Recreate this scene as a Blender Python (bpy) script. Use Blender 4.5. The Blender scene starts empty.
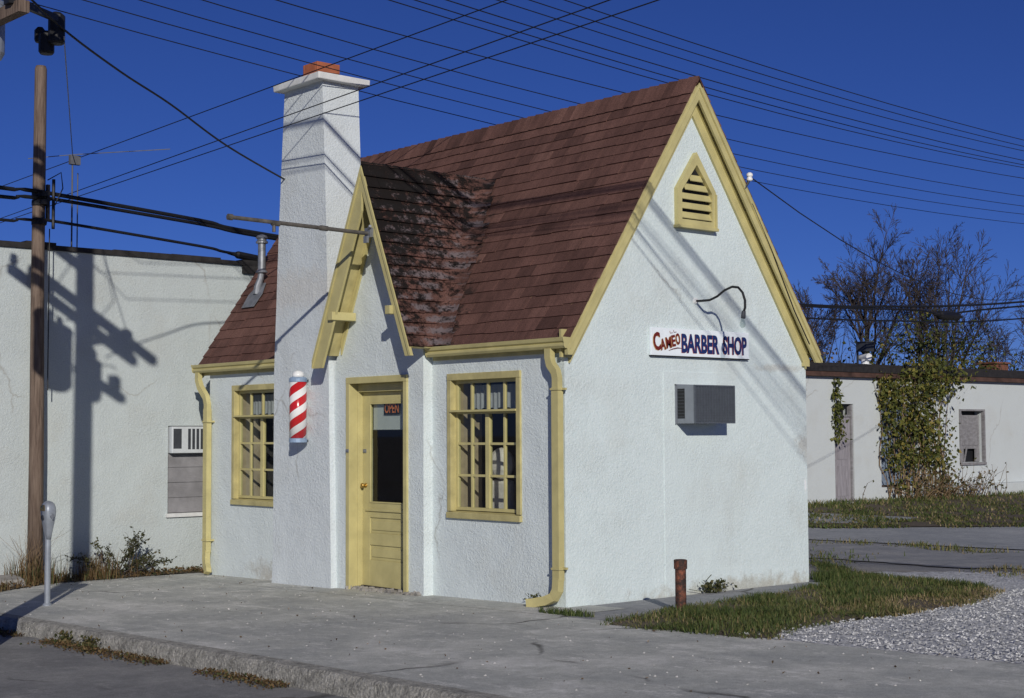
import bpy, math, random
from mathutils import Vector as V, Matrix

R = random.Random(7)
scene = bpy.context.scene
COL = scene.collection
rad = math.radians

# ------------------------------------------------------------------ helpers
class MB:
    """collects faces, builds ONE mesh object"""
    def __init__(s):
        s.v = []; s.f = []; s.c = []; s.usec = False
    def poly(s, pts, c=0.5):
        n = len(s.v)
        s.v += [tuple(p) for p in pts]
        s.f.append(tuple(range(n, n + len(pts)))); s.c.append(c)
    def add(s, verts, faces, c=0.5):
        n = len(s.v)
        s.v += [tuple(p) for p in verts]
        for f in faces:
            s.f.append(tuple(n + i for i in f)); s.c.append(c)
    def hexa(s, b, c=0.5):
        s.add(b, [(0,3,2,1),(4,5,6,7),(0,1,5,4),(1,2,6,5),(2,3,7,6),(3,0,4,7)], c)
    def box(s, x0, x1, y0, y1, z0, z1, c=0.5):
        s.hexa([(x0,y0,z0),(x1,y0,z0),(x1,y1,z0),(x0,y1,z0),(x0,y0,z1),(x1,y0,z1),(x1,y1,z1),(x0,y1,z1)], c)
    def beam(s, p0, p1, a, b, c=0.5):
        p0, p1, a, b = V(p0), V(p1), V(a), V(b)
        s.hexa([p0, p0+a, p0+a+b, p0+b, p1, p1+a, p1+a+b, p1+b], c)
    def prism(s, pts, ext, c=0.5):
        pts = [V(p) for p in pts]; ext = V(ext); n = len(pts)
        s.add(pts + [p + ext for p in pts],
              [tuple(range(n-1, -1, -1)), tuple(range(n, 2*n))] +
              [(i, (i+1) % n, n + (i+1) % n, n + i) for i in range(n)], c)
    def tube(s, path, r, n=8, c=0.5, cap=True, sx=1.0):
        path = [V(p) for p in path]
        rs = r if isinstance(r, (list, tuple)) else [r]*len(path)
        rings = []
        up = None
        for i, p in enumerate(path):
            if i == 0: d = path[1] - p
            elif i == len(path)-1: d = p - path[i-1]
            else: d = (path[i+1] - p).normalized() + (p - path[i-1]).normalized()
            d.normalize()
            if up is None:
                up = V((0,0,1)) if abs(d.z) < .9 else V((0,1,0))
            a = d.cross(up)
            if a.length < 1e-5: a = d.orthogonal()
            a.normalize(); b = a.cross(d).normalized(); up = b
            rings.append([p + (a*math.cos(2*math.pi*k/n)*sx + b*math.sin(2*math.pi*k/n))*rs[i] for k in range(n)])
        vs = [q for ring in rings for q in ring]; fs = []
        for i in range(len(path)-1):
            for k in range(n):
                fs.append((i*n+k, i*n+(k+1) % n, (i+1)*n+(k+1) % n, (i+1)*n+k))
        if cap:
            fs.append(tuple(range(n-1, -1, -1))); fs.append(tuple(range((len(path)-1)*n, len(path)*n)))
        s.add(vs, fs, c)
    def lathe(s, o, prof, n=20, c=0.5):
        """prof = [(r, z)] around a vertical axis at o"""
        o = V(o); vs = []; fs = []
        for r, z in prof:
            for k in range(n):
                a = 2*math.pi*k/n
                vs.append(o + V((r*math.cos(a), r*math.sin(a), z)))
        m = len(prof)
        for i in range(m-1):
            for k in range(n):
                fs.append((i*n+k, i*n+(k+1) % n, (i+1)*n+(k+1) % n, (i+1)*n+k))
        fs.append(tuple(range(n-1, -1, -1))); fs.append(tuple(range((m-1)*n, m*n)))
        s.add(vs, fs, c)
    def build(s, name, mat, parent=None, origin=None, smooth=False, bevel=0):
        o = V((0,0,0))
        if parent is not None: o = WO[parent.name]
        elif origin is not None: o = V(origin)
        me = bpy.data.meshes.new(name)
        me.from_pydata([(p[0]-o.x, p[1]-o.y, p[2]-o.z) for p in s.v], [], s.f)
        at = me.attributes.new('tone', 'FLOAT', 'FACE')
        at.data.foreach_set('value', s.c)
        if smooth: me.polygons.foreach_set('use_smooth', [True]*len(me.polygons))
        me.materials.append(mat); me.update()
        ob = bpy.data.objects.new(name, me); COL.objects.link(ob)
        if parent is not None: ob.parent = parent
        else: ob.location = o
        WO[ob.name] = o
        if bevel:
            b = ob.modifiers.new('Bevel', 'BEVEL'); b.width = bevel; b.segments = 2; b.limit_method = 'ANGLE'
        return ob
WO = {}
def tag(o, label, cat, group=None):
    o['label'] = label; o['category'] = cat
    if group: o['group'] = group
    return o
def thing(name, loc, label, cat, group=None):
    o = bpy.data.objects.new(name, None); COL.objects.link(o)
    o.location = loc; o.empty_display_size = .2; WO[o.name] = V(loc)
    return tag(o, label, cat, group)
def struct(o): o['kind'] = 'structure'; return o
def stuff(o, label=None, cat=None):
    o['kind'] = 'stuff'
    if label: tag(o, label, cat)
    return o

# ------------------------------------------------------------------ materials
def mat(name):
    m = bpy.data.materials.new(name); m.use_nodes = True
    nt = m.node_tree; b = nt.nodes['Principled BSDF']
    return m, nt, b
def N(nt, t, **kw):
    n = nt.nodes.new(t)
    for k, v in kw.items():
        if k in n.inputs: n.inputs[k].default_value = v
        else: setattr(n, k, v)
    return n
def L(nt, a, b): nt.links.new(a, b)
def coords(nt, kind='Object', scale=None):
    tc = N(nt, 'ShaderNodeTexCoord')
    if scale is None: return tc.outputs[kind]
    mp = N(nt, 'ShaderNodeMapping'); mp.inputs['Scale'].default_value = scale
    L(nt, tc.outputs[kind], mp.inputs['Vector']); return mp.outputs['Vector']
def noise(nt, vec, scale, detail=4, rough=.55):
    n = N(nt, 'ShaderNodeTexNoise'); n.inputs['Scale'].default_value = scale
    n.inputs['Detail'].default_value = detail; n.inputs['Roughness'].default_value = rough
    L(nt, vec, n.inputs['Vector']); return n.outputs['Fac']
def ramp(nt, fac, stops, interp='LINEAR'):
    r = N(nt, 'ShaderNodeValToRGB'); r.color_ramp.interpolation = interp
    el = r.color_ramp.elements
    while len(el) < len(stops): el.new(.5)
    for e, (p, c) in zip(el, stops):
        e.position = p; e.color = (c[0], c[1], c[2], 1) if isinstance(c, (tuple, list)) else (c, c, c, 1)
    L(nt, fac, r.inputs['Fac']); return r.outputs['Color']
def mix(nt, fac, a, b, mode='MIX'):
    m = N(nt, 'ShaderNodeMix', data_type='RGBA', blend_type=mode)
    if isinstance(fac, (int, float)): m.inputs[0].default_value = fac
    else: L(nt, fac, m.inputs[0])
    for i, q in ((6, a), (7, b)):
        if isinstance(q, (tuple, list)): m.inputs[i].default_value = (q[0], q[1], q[2], 1)
        else: L(nt, q, m.inputs[i])
    return m.outputs[2]
def math_(nt, op, a, b=None, clamp=False):
    m = N(nt, 'ShaderNodeMath', operation=op, use_clamp=clamp)
    for i, q in ((0, a), (1, b)):
        if q is None: continue
        if isinstance(q, (int, float)): m.inputs[i].default_value = q
        else: L(nt, q, m.inputs[i])
    return m.outputs[0]
def bump(nt, b, h, strength=.5, dist=.01):
    n = N(nt, 'ShaderNodeBump'); n.inputs['Strength'].default_value = strength; n.inputs['Distance'].default_value = dist
    L(nt, h, n.inputs['Height']); L(nt, n.outputs['Normal'], b.inputs['Normal'])

def plain(name, c, rough=.6, metal=0, var=.18, scale=9, bmp=0, spec=.4):
    m, nt, b = mat(name); vec = coords(nt)
    f = noise(nt, vec, scale, 6)
    lo = tuple(x*(1-var) for x in c); hi = tuple(min(1, x*(1+var)) for x in c)
    L(nt, ramp(nt, f, [(.3, lo), (.7, hi)]), b.inputs['Base Color'])
    b.inputs['Roughness'].default_value = rough; b.inputs['Metallic'].default_value = metal
    b.inputs['Specular IOR Level'].default_value = spec
    if bmp: bump(nt, b, noise(nt, vec, scale*8, 3), bmp, .004)
    return m

def stucco(name, c, dirt=(.42,.40,.34), dirt_amt=.32, bs=.6, stains=()):
    m, nt, b = mat(name); vec = coords(nt)
    big = noise(nt, vec, 1.1, 6, .62)
    fine = noise(nt, vec, 36, 6, .72)
    vor = N(nt, 'ShaderNodeTexVoronoi', feature='SMOOTH_F1'); vor.inputs['Scale'].default_value = 38
    vor.inputs['Smoothness'].default_value = .6
    warp = N(nt, 'ShaderNodeMix', data_type='VECTOR'); warp.inputs[0].default_value = .06
    nz = N(nt, 'ShaderNodeTexNoise'); nz.inputs['Scale'].default_value = 9; L(nt, vec, nz.inputs['Vector'])
    L(nt, vec, warp.inputs[4]); L(nt, nz.outputs['Color'], warp.inputs[5])
    L(nt, warp.outputs[1], vor.inputs['Vector'])
    fmask = ramp(nt, big, [(.52, 0.0), (.78, 1.0)])
    fm = math_(nt, 'MULTIPLY', fmask, dirt_amt)
    col = mix(nt, fm, c, dirt)
    # blotchy weathering with its own ragged outline
    w2 = ramp(nt, noise(nt, vec, 5.5, 8, .7), [(.56, 0.0), (.70, 1.0)])
    col = mix(nt, math_(nt, 'MULTIPLY', w2, .10), col, dirt)
    sp = ramp(nt, noise(nt, vec, 60, 3, .7), [(.68, 0.0), (.74, 1.0)])
    col = mix(nt, math_(nt, 'MULTIPLY', sp, .25), col, dirt)
    sx = N(nt, 'ShaderNodeSeparateXYZ'); L(nt, vec, sx.inputs[0])
    for (axis, ca, cz, ra, rz, sc, amt) in stains:   # ragged stains of real shape
        a = math_(nt, 'DIVIDE', math_(nt, 'SUBTRACT', sx.outputs[axis], ca), ra)
        z = math_(nt, 'DIVIDE', math_(nt, 'SUBTRACT', sx.outputs['Z'], cz), rz)
        d = math_(nt, 'SQRT', math_(nt, 'ADD', math_(nt, 'MULTIPLY', a, a), math_(nt, 'MULTIPLY', z, z)))
        d = math_(nt, 'ADD', d, math_(nt, 'MULTIPLY', math_(nt, 'SUBTRACT', noise(nt, vec, 7, 7, .7), .5), 2.4))
        k = ramp(nt, d, [(.35, 1.0), (1.0, 0.0)])
        col = mix(nt, math_(nt, 'MULTIPLY', k, amt), col, sc)
    L(nt, col, b.inputs['Base Color'])
    b.inputs['Roughness'].default_value = .75; b.inputs['Specular IOR Level'].default_value = .25
    h = math_(nt, 'ADD', math_(nt, 'MULTIPLY', fine, .6), math_(nt, 'MULTIPLY', vor.outputs['Distance'], .4))
    h = math_(nt, 'ADD', h, math_(nt, 'MULTIPLY', noise(nt, vec, 75, 3, .75), .75))
    h = math_(nt, 'MULTIPLY', h, ramp(nt, noise(nt, vec, 2.3, 3), [(.3, .55), (.7, 1.25)]))   # rougher and smoother trowel areas
    h = math_(nt, 'ADD', h, math_(nt, 'MULTIPLY', noise(nt, vec, 4.5, 3, .5), .45))
    vo = N(nt, 'ShaderNodeTexVoronoi', feature='DISTANCE_TO_EDGE'); vo.inputs['Scale'].default_value = .55
    wv = N(nt, 'ShaderNodeMix', data_type='VECTOR'); wv.inputs[0].default_value = .4
    nz2 = N(nt, 'ShaderNodeTexNoise'); nz2.inputs['Scale'].default_value = 1.6; nz2.inputs['Detail'].default_value = 7
    L(nt, vec, nz2.inputs['Vector']); L(nt, vec, wv.inputs[4]); L(nt, nz2.outputs['Color'], wv.inputs[5]); L(nt, wv.outputs[1], vo.inputs['Vector'])
    gn = noise(nt, vec, 75, 3, .75)
    col = mix(nt, .55, col, ramp(nt, gn, [(.32, .34), (.5, .5), (.68, .66)]), 'OVERLAY')
    ck = math_(nt, 'MULTIPLY', ramp(nt, vo.outputs['Distance'], [(.0015, 1.0), (.005, 0.0)]), ramp(nt, noise(nt, vec, .8, 2), [(.52, 0.0), (.6, .55)]))
    col = mix(nt, ck, col, (.30,.29,.26)); L(nt, col, b.inputs['Base Color'])
    bump(nt, b, h, bs, .019)
    return m

M = {}
WHITE = (.66, .728, .735)
M['stucco'] = stucco('white_stucco', WHITE, stains=[('X', -1.2, -.02, 1.0, .16, (.42,.39,.33), .7), ('X', -4.6, -.05, 1.1, .14, (.42,.39,.33), .6), ('X', -1.2, .62, .5, .12, (.50,.49,.46), .5), ('X', -5.6, -.12, 1.1, .10, (.40,.38,.33), .6), ('X', -2.0, .0, .5, .16, (.40,.38,.33), .5), ('X', -3.45, .3, .12, .5, (.42,.38,.30), .35)])
M['stucco_gable'] = stucco('white_stucco_gable', (.64,.725,.725), stains=[
    ('Y', 1.85, 1.50, .26, .22, (.36,.34,.31), .6), ('Y', 1.93, 1.22, .035, .16, (.85,.86,.86), .9), ('Y', 1.80, 1.05, .03, .12, (.85,.86,.86), .9), ('Y', 1.35, 2.33, .55, .05, (.45,.43,.38), .5),
    ('Y', .6, .0, 1.6, .16, (.40,.39,.33), .7), ('Y', 2.6, .0, 1.4, .15, (.40,.38,.32), .65), ('Y', 2.37, .7, .02, .9, (.45,.44,.40), .6)], bs=.5)
M['stucco_chimney'] = stucco('white_stucco_chimney', (.645,.70,.72), dirt_amt=.3, stains=[
    ('Z', 3.3, 3.3, .4, .4, (.60,.50,.38), .22), ('X', -4.3, -.02, .8, .1, (.40,.39,.36), .6)])
M['stucco_left'] = stucco('neighbour_stucco', (.50,.55,.55), bs=.6, stains=[('Y', .2, -.1, .5, .35, (.30,.31,.33), .6)])
M['stucco_back'] = stucco('back_wall_whitewash', (.54,.58,.585), bs=.4, stains=[('Y', 23.9, .30, .75, .28, (.36,.22,.07), .75), ('Y', 19.9, 1.6, .25, 1.4, (.50,.46,.42), .35), ('Y', 24, -.2, 2.5, .25, (.40,.37,.32), .4)])
M['trim'] = plain('yellow_trim_paint', (.50,.445,.205), .5, var=.12, scale=5, bmp=.15)
M['trim_dark'] = plain('yellow_trim_paint_worn', (.455,.40,.185), .55, var=.2, scale=6, bmp=.2)
M['tan'] = plain('tan_painted_wood', (.36,.29,.19), .6)
M['concrete_cap'] = plain('painted_concrete', (.66,.67,.66), .8, var=.14, scale=6, bmp=.5)
M['clay'] = plain('clay_flue', (.34,.105,.05), .8, var=.2, scale=8, bmp=.3)
M['steel'] = plain('galvanised_steel', (.27,.285,.31), .5, .55, var=.2, scale=12)
M['grey_paint'] = plain('grey_metal_paint', (.30,.33,.37), .42, .3, var=.15, scale=14)
M['dark_metal'] = plain('dark_metal', (.06,.065,.075), .5, .3)
M['old_pipe'] = plain('weathered_iron_pipe', (.13,.12,.105), .6, .3, var=.45, scale=10)
M['mast'] = plain('dull_mast_metal', (.12,.125,.14), .7, .2)
M['black'] = plain('black_rubber', (.012,.012,.014), .55, var=.3)
M['wire'] = plain('black_cable', (.010,.011,.014), .6, var=.2)
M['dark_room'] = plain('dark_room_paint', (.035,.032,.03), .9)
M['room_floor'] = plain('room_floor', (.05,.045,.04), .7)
M['cloth'] = plain('cream_cloth', (.36,.37,.38), .9, var=.1, scale=20)
M['shade'] = plain('window_shade', (.50,.53,.50), .85, var=.05)
M['pale_vinyl'] = plain('pale_vinyl', (.78,.72,.64), .5, var=.15, scale=20)
M['brass'] = plain('brass', (.55,.36,.10), .3, .9)
M['white_enamel'] = plain('white_enamel', (.80,.81,.80), .3, var=.05)
M['blue_cap'] = plain('pale_blue_metal', (.28,.38,.52), .35, .2)
M['navy'] = plain('navy_letter_paint', (.012,.028,.125), .5, var=.15, scale=40)
M['maroon'] = plain('maroon_letter_paint', (.15,.016,.012), .5, var=.2, scale=40)
M['red_line'] = plain('red_outline_paint', (.42,.10,.07), .5)
M['tan_line'] = plain('tan_outline_paint', (.50,.30,.13), .5)
M['board_white'] = plain('white_sign_paint', (.80,.86,.90), .45, var=.04)
M['orange'] = plain('orange_letters', (.68,.20,.06), .6)
M['bulb'] = plain('clear_bulb', (.55,.58,.60), .12, var=.05)
M['porcelain'] = plain('white_porcelain', (.82,.82,.80), .25, var=.05)
M['tar'] = plain('black_roofing_tar', (.022,.02,.02), .7, var=.35, bmp=.5)
M['rusty_fascia'] = plain('rusty_brown_fascia', (.075,.04,.03), .8, var=.5, scale=3, bmp=.4)
M['board'] = plain('weathered_boards', (.23,.225,.235), .85, var=.2, scale=5, bmp=.4)
M['grey_door'] = None
M['bark'] = plain('dark_bark', (.05,.040,.037), .9, var=.3)
M['stem'] = plain('dry_stems', (.20,.135,.075), .9, var=.3)
M['brick'] = plain('red_brick', (.17,.07,.045), .85, var=.25, scale=12)
M['ac_dark'] = plain('grey_ac_grille', (.115,.13,.15), .5, .3, var=.12, scale=20)
M['ac_side'] = plain('grey_ac_casing', (.24,.26,.29), .45, .3, var=.1)
M['ac_white'] = plain('pale_ac_front', (.55,.58,.60), .45, var=.08)
M['stone'] = plain('grey_stone', (.30,.285,.26), .9, var=.3, scale=10, bmp=.6)

def wood(name, c1, c2, scale=(14,14,1.2)):
    m, nt, b = mat(name); vec = coords(nt, 'Object', scale)
    f = noise(nt, vec, 2.2, 9, .68)
    col = ramp(nt, f, [(.33, c1), (.64, c2)])
    cr = ramp(nt, noise(nt, coords(nt, 'Object', (40,40,1.0)), 1.6, 3, .5), [(.60, 0.0), (.66, 1.0)])
    col = mix(nt, math_(nt, 'MULTIPLY', cr, .6), col, tuple(x*.35 for x in c1))
    L(nt, col, b.inputs['Base Color']); b.inputs['Roughness'].default_value = .85
    bump(nt, b, f, .7, .01)
    return m
M['pole'] = wood('weathered_pole_wood', (.085,.055,.040), (.20,.148,.112))
M['grey_door'] = wood('weathered_grey_door', (.20,.185,.20), (.33,.315,.34))
M['grey_wood'] = wood('grey_board', (.16,.155,.16), (.27,.265,.275), (3,3,8))
M['blue_wood'] = wood('faded_blue_board', (.13,.17,.24), (.22,.28,.36), (3,3,8))

def glass():
    m, nt, b = mat('window_glass'); out = nt.nodes['Material Output']
    tr = N(nt, 'ShaderNodeBsdfTransparent'); tr.inputs['Color'].default_value = (.82,.86,.85,1)
    gl = N(nt, 'ShaderNodeBsdfGlossy'); gl.inputs['Roughness'].default_value = .02
    lw = N(nt, 'ShaderNodeLayerWeight'); lw.inputs['Blend'].default_value = .25
    mx = N(nt, 'ShaderNodeMixShader'); L(nt, ramp(nt, lw.outputs['Facing'], [(0, .05), (.6, .10), (1, .7)]), mx.inputs[0])
    L(nt, tr.outputs[0], mx.inputs[1]); L(nt, gl.outputs[0], mx.inputs[2]); L(nt, mx.outputs[0], out.inputs['Surface'])
    return m
M['glass'] = glass()

def shingle(name, mossy=False):
    m, nt, b = mat(name); vec = coords(nt)
    at = N(nt, 'ShaderNodeAttribute', attribute_name='tone')
    col = ramp(nt, at.outputs['Fac'], [(0, (.068,.035,.029)), (.45, (.126,.064,.052)), (.8, (.155,.081,.065)), (1, (.20,.110,.088))])
    gr = noise(nt, vec, 120, 3, .8)
    col = mix(nt, .8, col, ramp(nt, gr, [(.3, .14), (.5, .5), (.72, .90)]), 'OVERLAY')
    stk = noise(nt, coords(nt, 'Object', (9, 2, 1.5)), 1.3, 6, .7)
    col = mix(nt, .55, col, ramp(nt, stk, [(.36, .34), (.5, .5), (.66, .64)]), 'OVERLAY')
    big = ramp(nt, noise(nt, vec, 1.7, 5, .6), [(.35, .36), (.65, .58)])
    col = mix(nt, .6, col, big, 'OVERLAY')
    h = math_(nt, 'ADD', math_(nt, 'MULTIPLY', gr, .4), noise(nt, vec, 40, 4))
    if not mossy:      # lichen creeping out of the valley beside the entry gable
        s4 = N(nt, 'ShaderNodeSeparateXYZ'); L(nt, vec, s4.inputs[0])
        xv = math_(nt, 'ADD', math_(nt, 'MULTIPLY', math_(nt, 'SUBTRACT', s4.outputs['Z'], 2.53), -.40), -1.9+3.3)
        dv = math_(nt, 'ABSOLUTE', math_(nt, 'SUBTRACT', s4.outputs['X'], xv))
        rg = math_(nt, 'SUBTRACT', noise(nt, coords(nt, 'Object', (2, 1, 5)), 2.2, 9, .78), math_(nt, 'MULTIPLY', dv, .42))
        kv = ramp(nt, rg, [(.40, 0.0), (.47, 1.0)])
        kv = math_(nt, 'MULTIPLY', kv, ramp(nt, math_(nt, 'DIVIDE', s4.outputs['Z'], 6.0), [(.69, 1.0), (.755, 0.0)]))
        col = mix(nt, math_(nt, 'MULTIPLY', kv, .8), col, (.022,.017,.015))
    if mossy:
        # the old dormer slope: bare grey felt showing between black lichen
        sp3 = N(nt, 'ShaderNodeSeparateXYZ'); L(nt, vec, sp3.inputs[0])
        ph = math_(nt, 'DIVIDE', math_(nt, 'SUBTRACT', sp3.outputs['Z'], 2.535), .1242)
        fl3 = math_(nt, 'FLOOR', ph); fc3 = math_(nt, 'SUBTRACT', ph, fl3)
        cv = N(nt, 'ShaderNodeCombineXYZ'); L(nt, math_(nt, 'MULTIPLY', sp3.outputs['Y'], 3.2), cv.inputs[0])
        L(nt, math_(nt, 'MULTIPLY', fl3, 7.31), cv.inputs[1]); L(nt, math_(nt, 'MULTIPLY', fc3, .5), cv.inputs[2])
        nn = noise(nt, cv.outputs[0], 1.2, 5, .6)
        band = ramp(nt, math_(nt, 'ADD', fc3, math_(nt, 'MULTIPLY', math_(nt, 'SUBTRACT', noise(nt, vec, 22, 4), .5), .7)), [(.10, 0.0), (.22, 1.0), (.62, 1.0), (.80, 0.0)])
        pale = math_(nt, 'MULTIPLY', ramp(nt, nn, [(.44, 0.0), (.54, 1.0)]), band)
        col = mix(nt, math_(nt, 'MULTIPLY', pale, .7), col, (.175,.155,.165))
        # lichen is thickest along the ridge and the front edge of this little roof
        reg = math_(nt, 'ADD', math_(nt, 'MULTIPLY', math_(nt, 'SUBTRACT', sp3.outputs['Z'], 3.55), .10), math_(nt, 'MULTIPLY', math_(nt, 'ADD', sp3.outputs['Y'], -.15+1.8), -.10))
        dk = math_(nt, 'ADD', noise(nt, coords(nt, 'Object', (1, 2.2, 3.4)), 4.2, 10, .80), reg)
        dk = ramp(nt, dk, [(.47, 0.0), (.54, 1.0)])
        col = mix(nt, math_(nt, 'MULTIPLY', dk, .97), col, (.0085,.0075,.007))
        h = math_(nt, 'ADD', h, math_(nt, 'MULTIPLY', dk, 1.2))
    L(nt, col, b.inputs['Base Color']); b.inputs['Roughness'].default_value = .88
    b.inputs['Specular IOR Level'].default_value = .2
    bump(nt, b, h, .7 if mossy else .5, .012 if mossy else .006)
    return m
M['shingle'] = shingle('brown_asphalt_shingles')
M['moss_shingle'] = shingle('lichen_covered_shingles', True)

def concrete(name, base, dark, light, sc=1.0, bd=.012):
    m, nt, b = mat(name); vec = coords(nt)
    f = noise(nt, vec, .9*sc, 8, .65)
    col = ramp(nt, f, [(.28, dark), (.52, base), (.75, light)])
    st = ramp(nt, noise(nt, coords(nt, 'Object', (1.4, 2.4, 1)), .8, 9, .76), [(.50, 0.0), (.66, 1.0)])
    col = mix(nt, math_(nt, 'MULTIPLY', st, .55), col, dark)
    wp = ramp(nt, noise(nt, coords(nt, 'Object', (1.2, 2.4, 1)), 1.5, 10, .82), [(.53, 0.0), (.60, 1.0)])
    col = mix(nt, math_(nt, 'MULTIPLY', math_(nt, 'MULTIPLY', wp, ramp(nt, noise(nt, vec, 26, 5, .75), [(.42, .15), (.56, 1.0)])), .8), col, light)
    agg = noise(nt, vec, 95, 4, .85)
    col = mix(nt, .85, col, ramp(nt, agg, [(.3, .30), (.5, .5), (.7, .72)]), 'OVERLAY')
    mid = noise(nt, vec, 11, 6, .75)
    col = mix(nt, .5, col, ramp(nt, mid, [(.35, .36), (.5, .5), (.66, .64)]), 'OVERLAY')
    pit = ramp(nt, noise(nt, vec, 23, 5, .7), [(.66, 0.0), (.71, .7)])
    col = mix(nt, pit, col, tuple(x*.6 for x in dark))
    # cracks
    vo = N(nt, 'ShaderNodeTexVoronoi', feature='DISTANCE_TO_EDGE'); vo.inputs['Scale'].default_value = .42
    w = N(nt, 'ShaderNodeMix', data_type='VECTOR'); w.inputs[0].default_value = .35
    nz = N(nt, 'ShaderNodeTexNoise'); nz.inputs['Scale'].default_value = 1.3; nz.inputs['Detail'].default_value = 6
    L(nt, vec, nz.inputs['Vector']); L(nt, vec, w.inputs[4]); L(nt, nz.outputs['Color'], w.inputs[5])
    L(nt, w.outputs[1], vo.inputs['Vector'])
    ck = ramp(nt, vo.outputs['Distance'], [(.002, 1.0), (.008, 0.0)])
    ckm = math_(nt, 'MULTIPLY', ck, ramp(nt, noise(nt, vec, .6, 2), [(.5, 0.0), (.6, .8)]))
    col = mix(nt, ckm, col, (.05,.047,.04))
    L(nt, col, b.inputs['Base Color']); b.inputs['Roughness'].default_value = .9
    b.inputs['Specular IOR Level'].default_value = .25
    bump(nt, b, math_(nt, 'SUBTRACT', math_(nt, 'ADD', math_(nt, 'MULTIPLY', agg, .4), f), ckm), .6, bd)
    return m
M['sidewalk'] = concrete('old_sidewalk_concrete', (.47,.475,.435), (.33,.34,.33), (.76,.745,.69))
M['strip'] = concrete('asphalt_strip', (.27,.275,.285), (.20,.21,.22), (.38,.375,.36), 1.6)
M['road'] = concrete('road_asphalt', (.235,.235,.23), (.18,.18,.18), (.32,.315,.30), 1.5)
M['lot'] = concrete('parking_lot_asphalt', (.32,.335,.345), (.24,.255,.27), (.47,.475,.465), .5)
def kerb_mat():
    m, nt, b = mat('rough_kerb_concrete'); vec = coords(nt)
    vo = N(nt, 'ShaderNodeTexVoronoi'); vo.inputs['Scale'].default_value = 42; L(nt, vec, vo.inputs['Vector'])
    n1 = noise(nt, vec, 9, 8, .75); n2 = noise(nt, vec, 45, 5, .8)
    col = ramp(nt, n1, [(.30, (.17,.165,.15)), (.48, (.42,.41,.375)), (.68, (.62,.60,.55))])
    col = mix(nt, .8, col, ramp(nt, n2, [(.3, .2), (.5, .5), (.7, .8)]), 'OVERLAY')
    L(nt, col, b.inputs['Base Color']); b.inputs['Roughness'].default_value = .95
    bump(nt, b, math_(nt, 'ADD', math_(nt, 'MULTIPLY', n2, 1.2), math_(nt, 'ADD', n1, math_(nt, 'MULTIPLY', vo.outputs['Distance'], .8))), 1.0, .035)
    return m
M['kerb'] = kerb_mat()
M['kerb_old'] = concrete('rough_kerb', (.42,.41,.375), (.22,.21,.19), (.60,.58,.53), 5, .035)

def ground_mat():
    m, nt, b = mat('dirt_and_gravel_ground'); vec = coords(nt)
    f = noise(nt, vec, .35, 6, .6)
    col = ramp(nt, f, [(.35, (.23,.235,.245)), (.5, (.29,.285,.275)), (.68, (.23,.195,.14))])
    agg = noise(nt, vec, 55, 4, .8)
    col = mix(nt, .7, col, ramp(nt, agg, [(.3, .25), (.5, .5), (.7, .78)]), 'OVERLAY')
    L(nt, col, b.inputs['Base Color']); b.inputs['Roughness'].default_value = .95
    bump(nt, b, agg, .8, .02)
    return m
M['ground'] = ground_mat()
def gravel_mat():
    m, nt, b = mat('grey_gravel'); vec = coords(nt)
    vo = N(nt, 'ShaderNodeTexVoronoi'); vo.inputs['Scale'].default_value = 34; L(nt, vec, vo.inputs['Vector'])
    hs = N(nt, 'ShaderNodeSeparateColor'); L(nt, vo.outputs['Color'], hs.inputs[0])
    at = N(nt, 'ShaderNodeAttribute', attribute_name='tone')
    k = math_(nt, 'ADD', math_(nt, 'MULTIPLY', hs.outputs[0], .6), math_(nt, 'MULTIPLY', at.outputs['Fac'], .4))
    L(nt, ramp(nt, k, [(.1, (.25,.255,.26)), (.5, (.50,.505,.51)), (.85, (.78,.78,.77))]), b.inputs['Base Color'])
    b.inputs['Roughness'].default_value = .9
    bump(nt, b, math_(nt, 'SUBTRACT', 1.0, vo.outputs['Distance']), .8, .03)
    return m
M['gravel'] = gravel_mat()
def leafy(name, stops, rough=.6, trans=.25):
    m, nt, b = mat(name); out = nt.nodes['Material Output']
    at = N(nt, 'ShaderNodeAttribute', attribute_name='tone')
    c = ramp(nt, at.outputs['Fac'], stops); L(nt, c, b.inputs['Base Color']); b.inputs['Roughness'].default_value = rough
    b.inputs['Specular IOR Level'].default_value = .25
    t = N(nt, 'ShaderNodeBsdfTranslucent'); L(nt, c, t.inputs['Color'])
    mx = N(nt, 'ShaderNodeMixShader'); mx.inputs[0].default_value = trans
    L(nt, b.outputs[0], mx.inputs[1]); L(nt, t.outputs[0], mx.inputs[2]); L(nt, mx.outputs[0], out.inputs['Surface'])
    return m
M['grass'] = leafy('autumn_grass', [(0, (.050,.078,.022)), (.4, (.092,.125,.036)), (.68, (.17,.165,.06)), (.85, (.29,.225,.11)), (1, (.36,.28,.16))])
M['vine'] = leafy('vine_leaves', [(0, (.036,.048,.014)), (.45, (.10,.115,.028)), (.75, (.21,.195,.042)), (1, (.30,.22,.065))])
M['weed'] = leafy('weed_leaves', [(0, (.035,.040,.016)), (.5, (.075,.080,.030)), (.8, (.16,.125,.055)), (1, (.24,.16,.08))])
M['litter'] = leafy('dry_leaf_litter', [(0, (.05,.035,.018)), (.4, (.12,.075,.035)), (.75, (.20,.13,.06)), (.9, (.07,.09,.03)), (1, (.06,.08,.03))])
M['debris'] = leafy('scattered_debris', [(0, (.06,.045,.03)), (.5, (.14,.10,.06)), (.9, (.22,.19,.15)), (1, (.62,.61,.57))], .8, .05)
M['soil'] = plain('dry_soil', (.095,.075,.05), .95, var=.4, scale=6, bmp=.8)
M['soil_sheet'] = M['soil']

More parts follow.
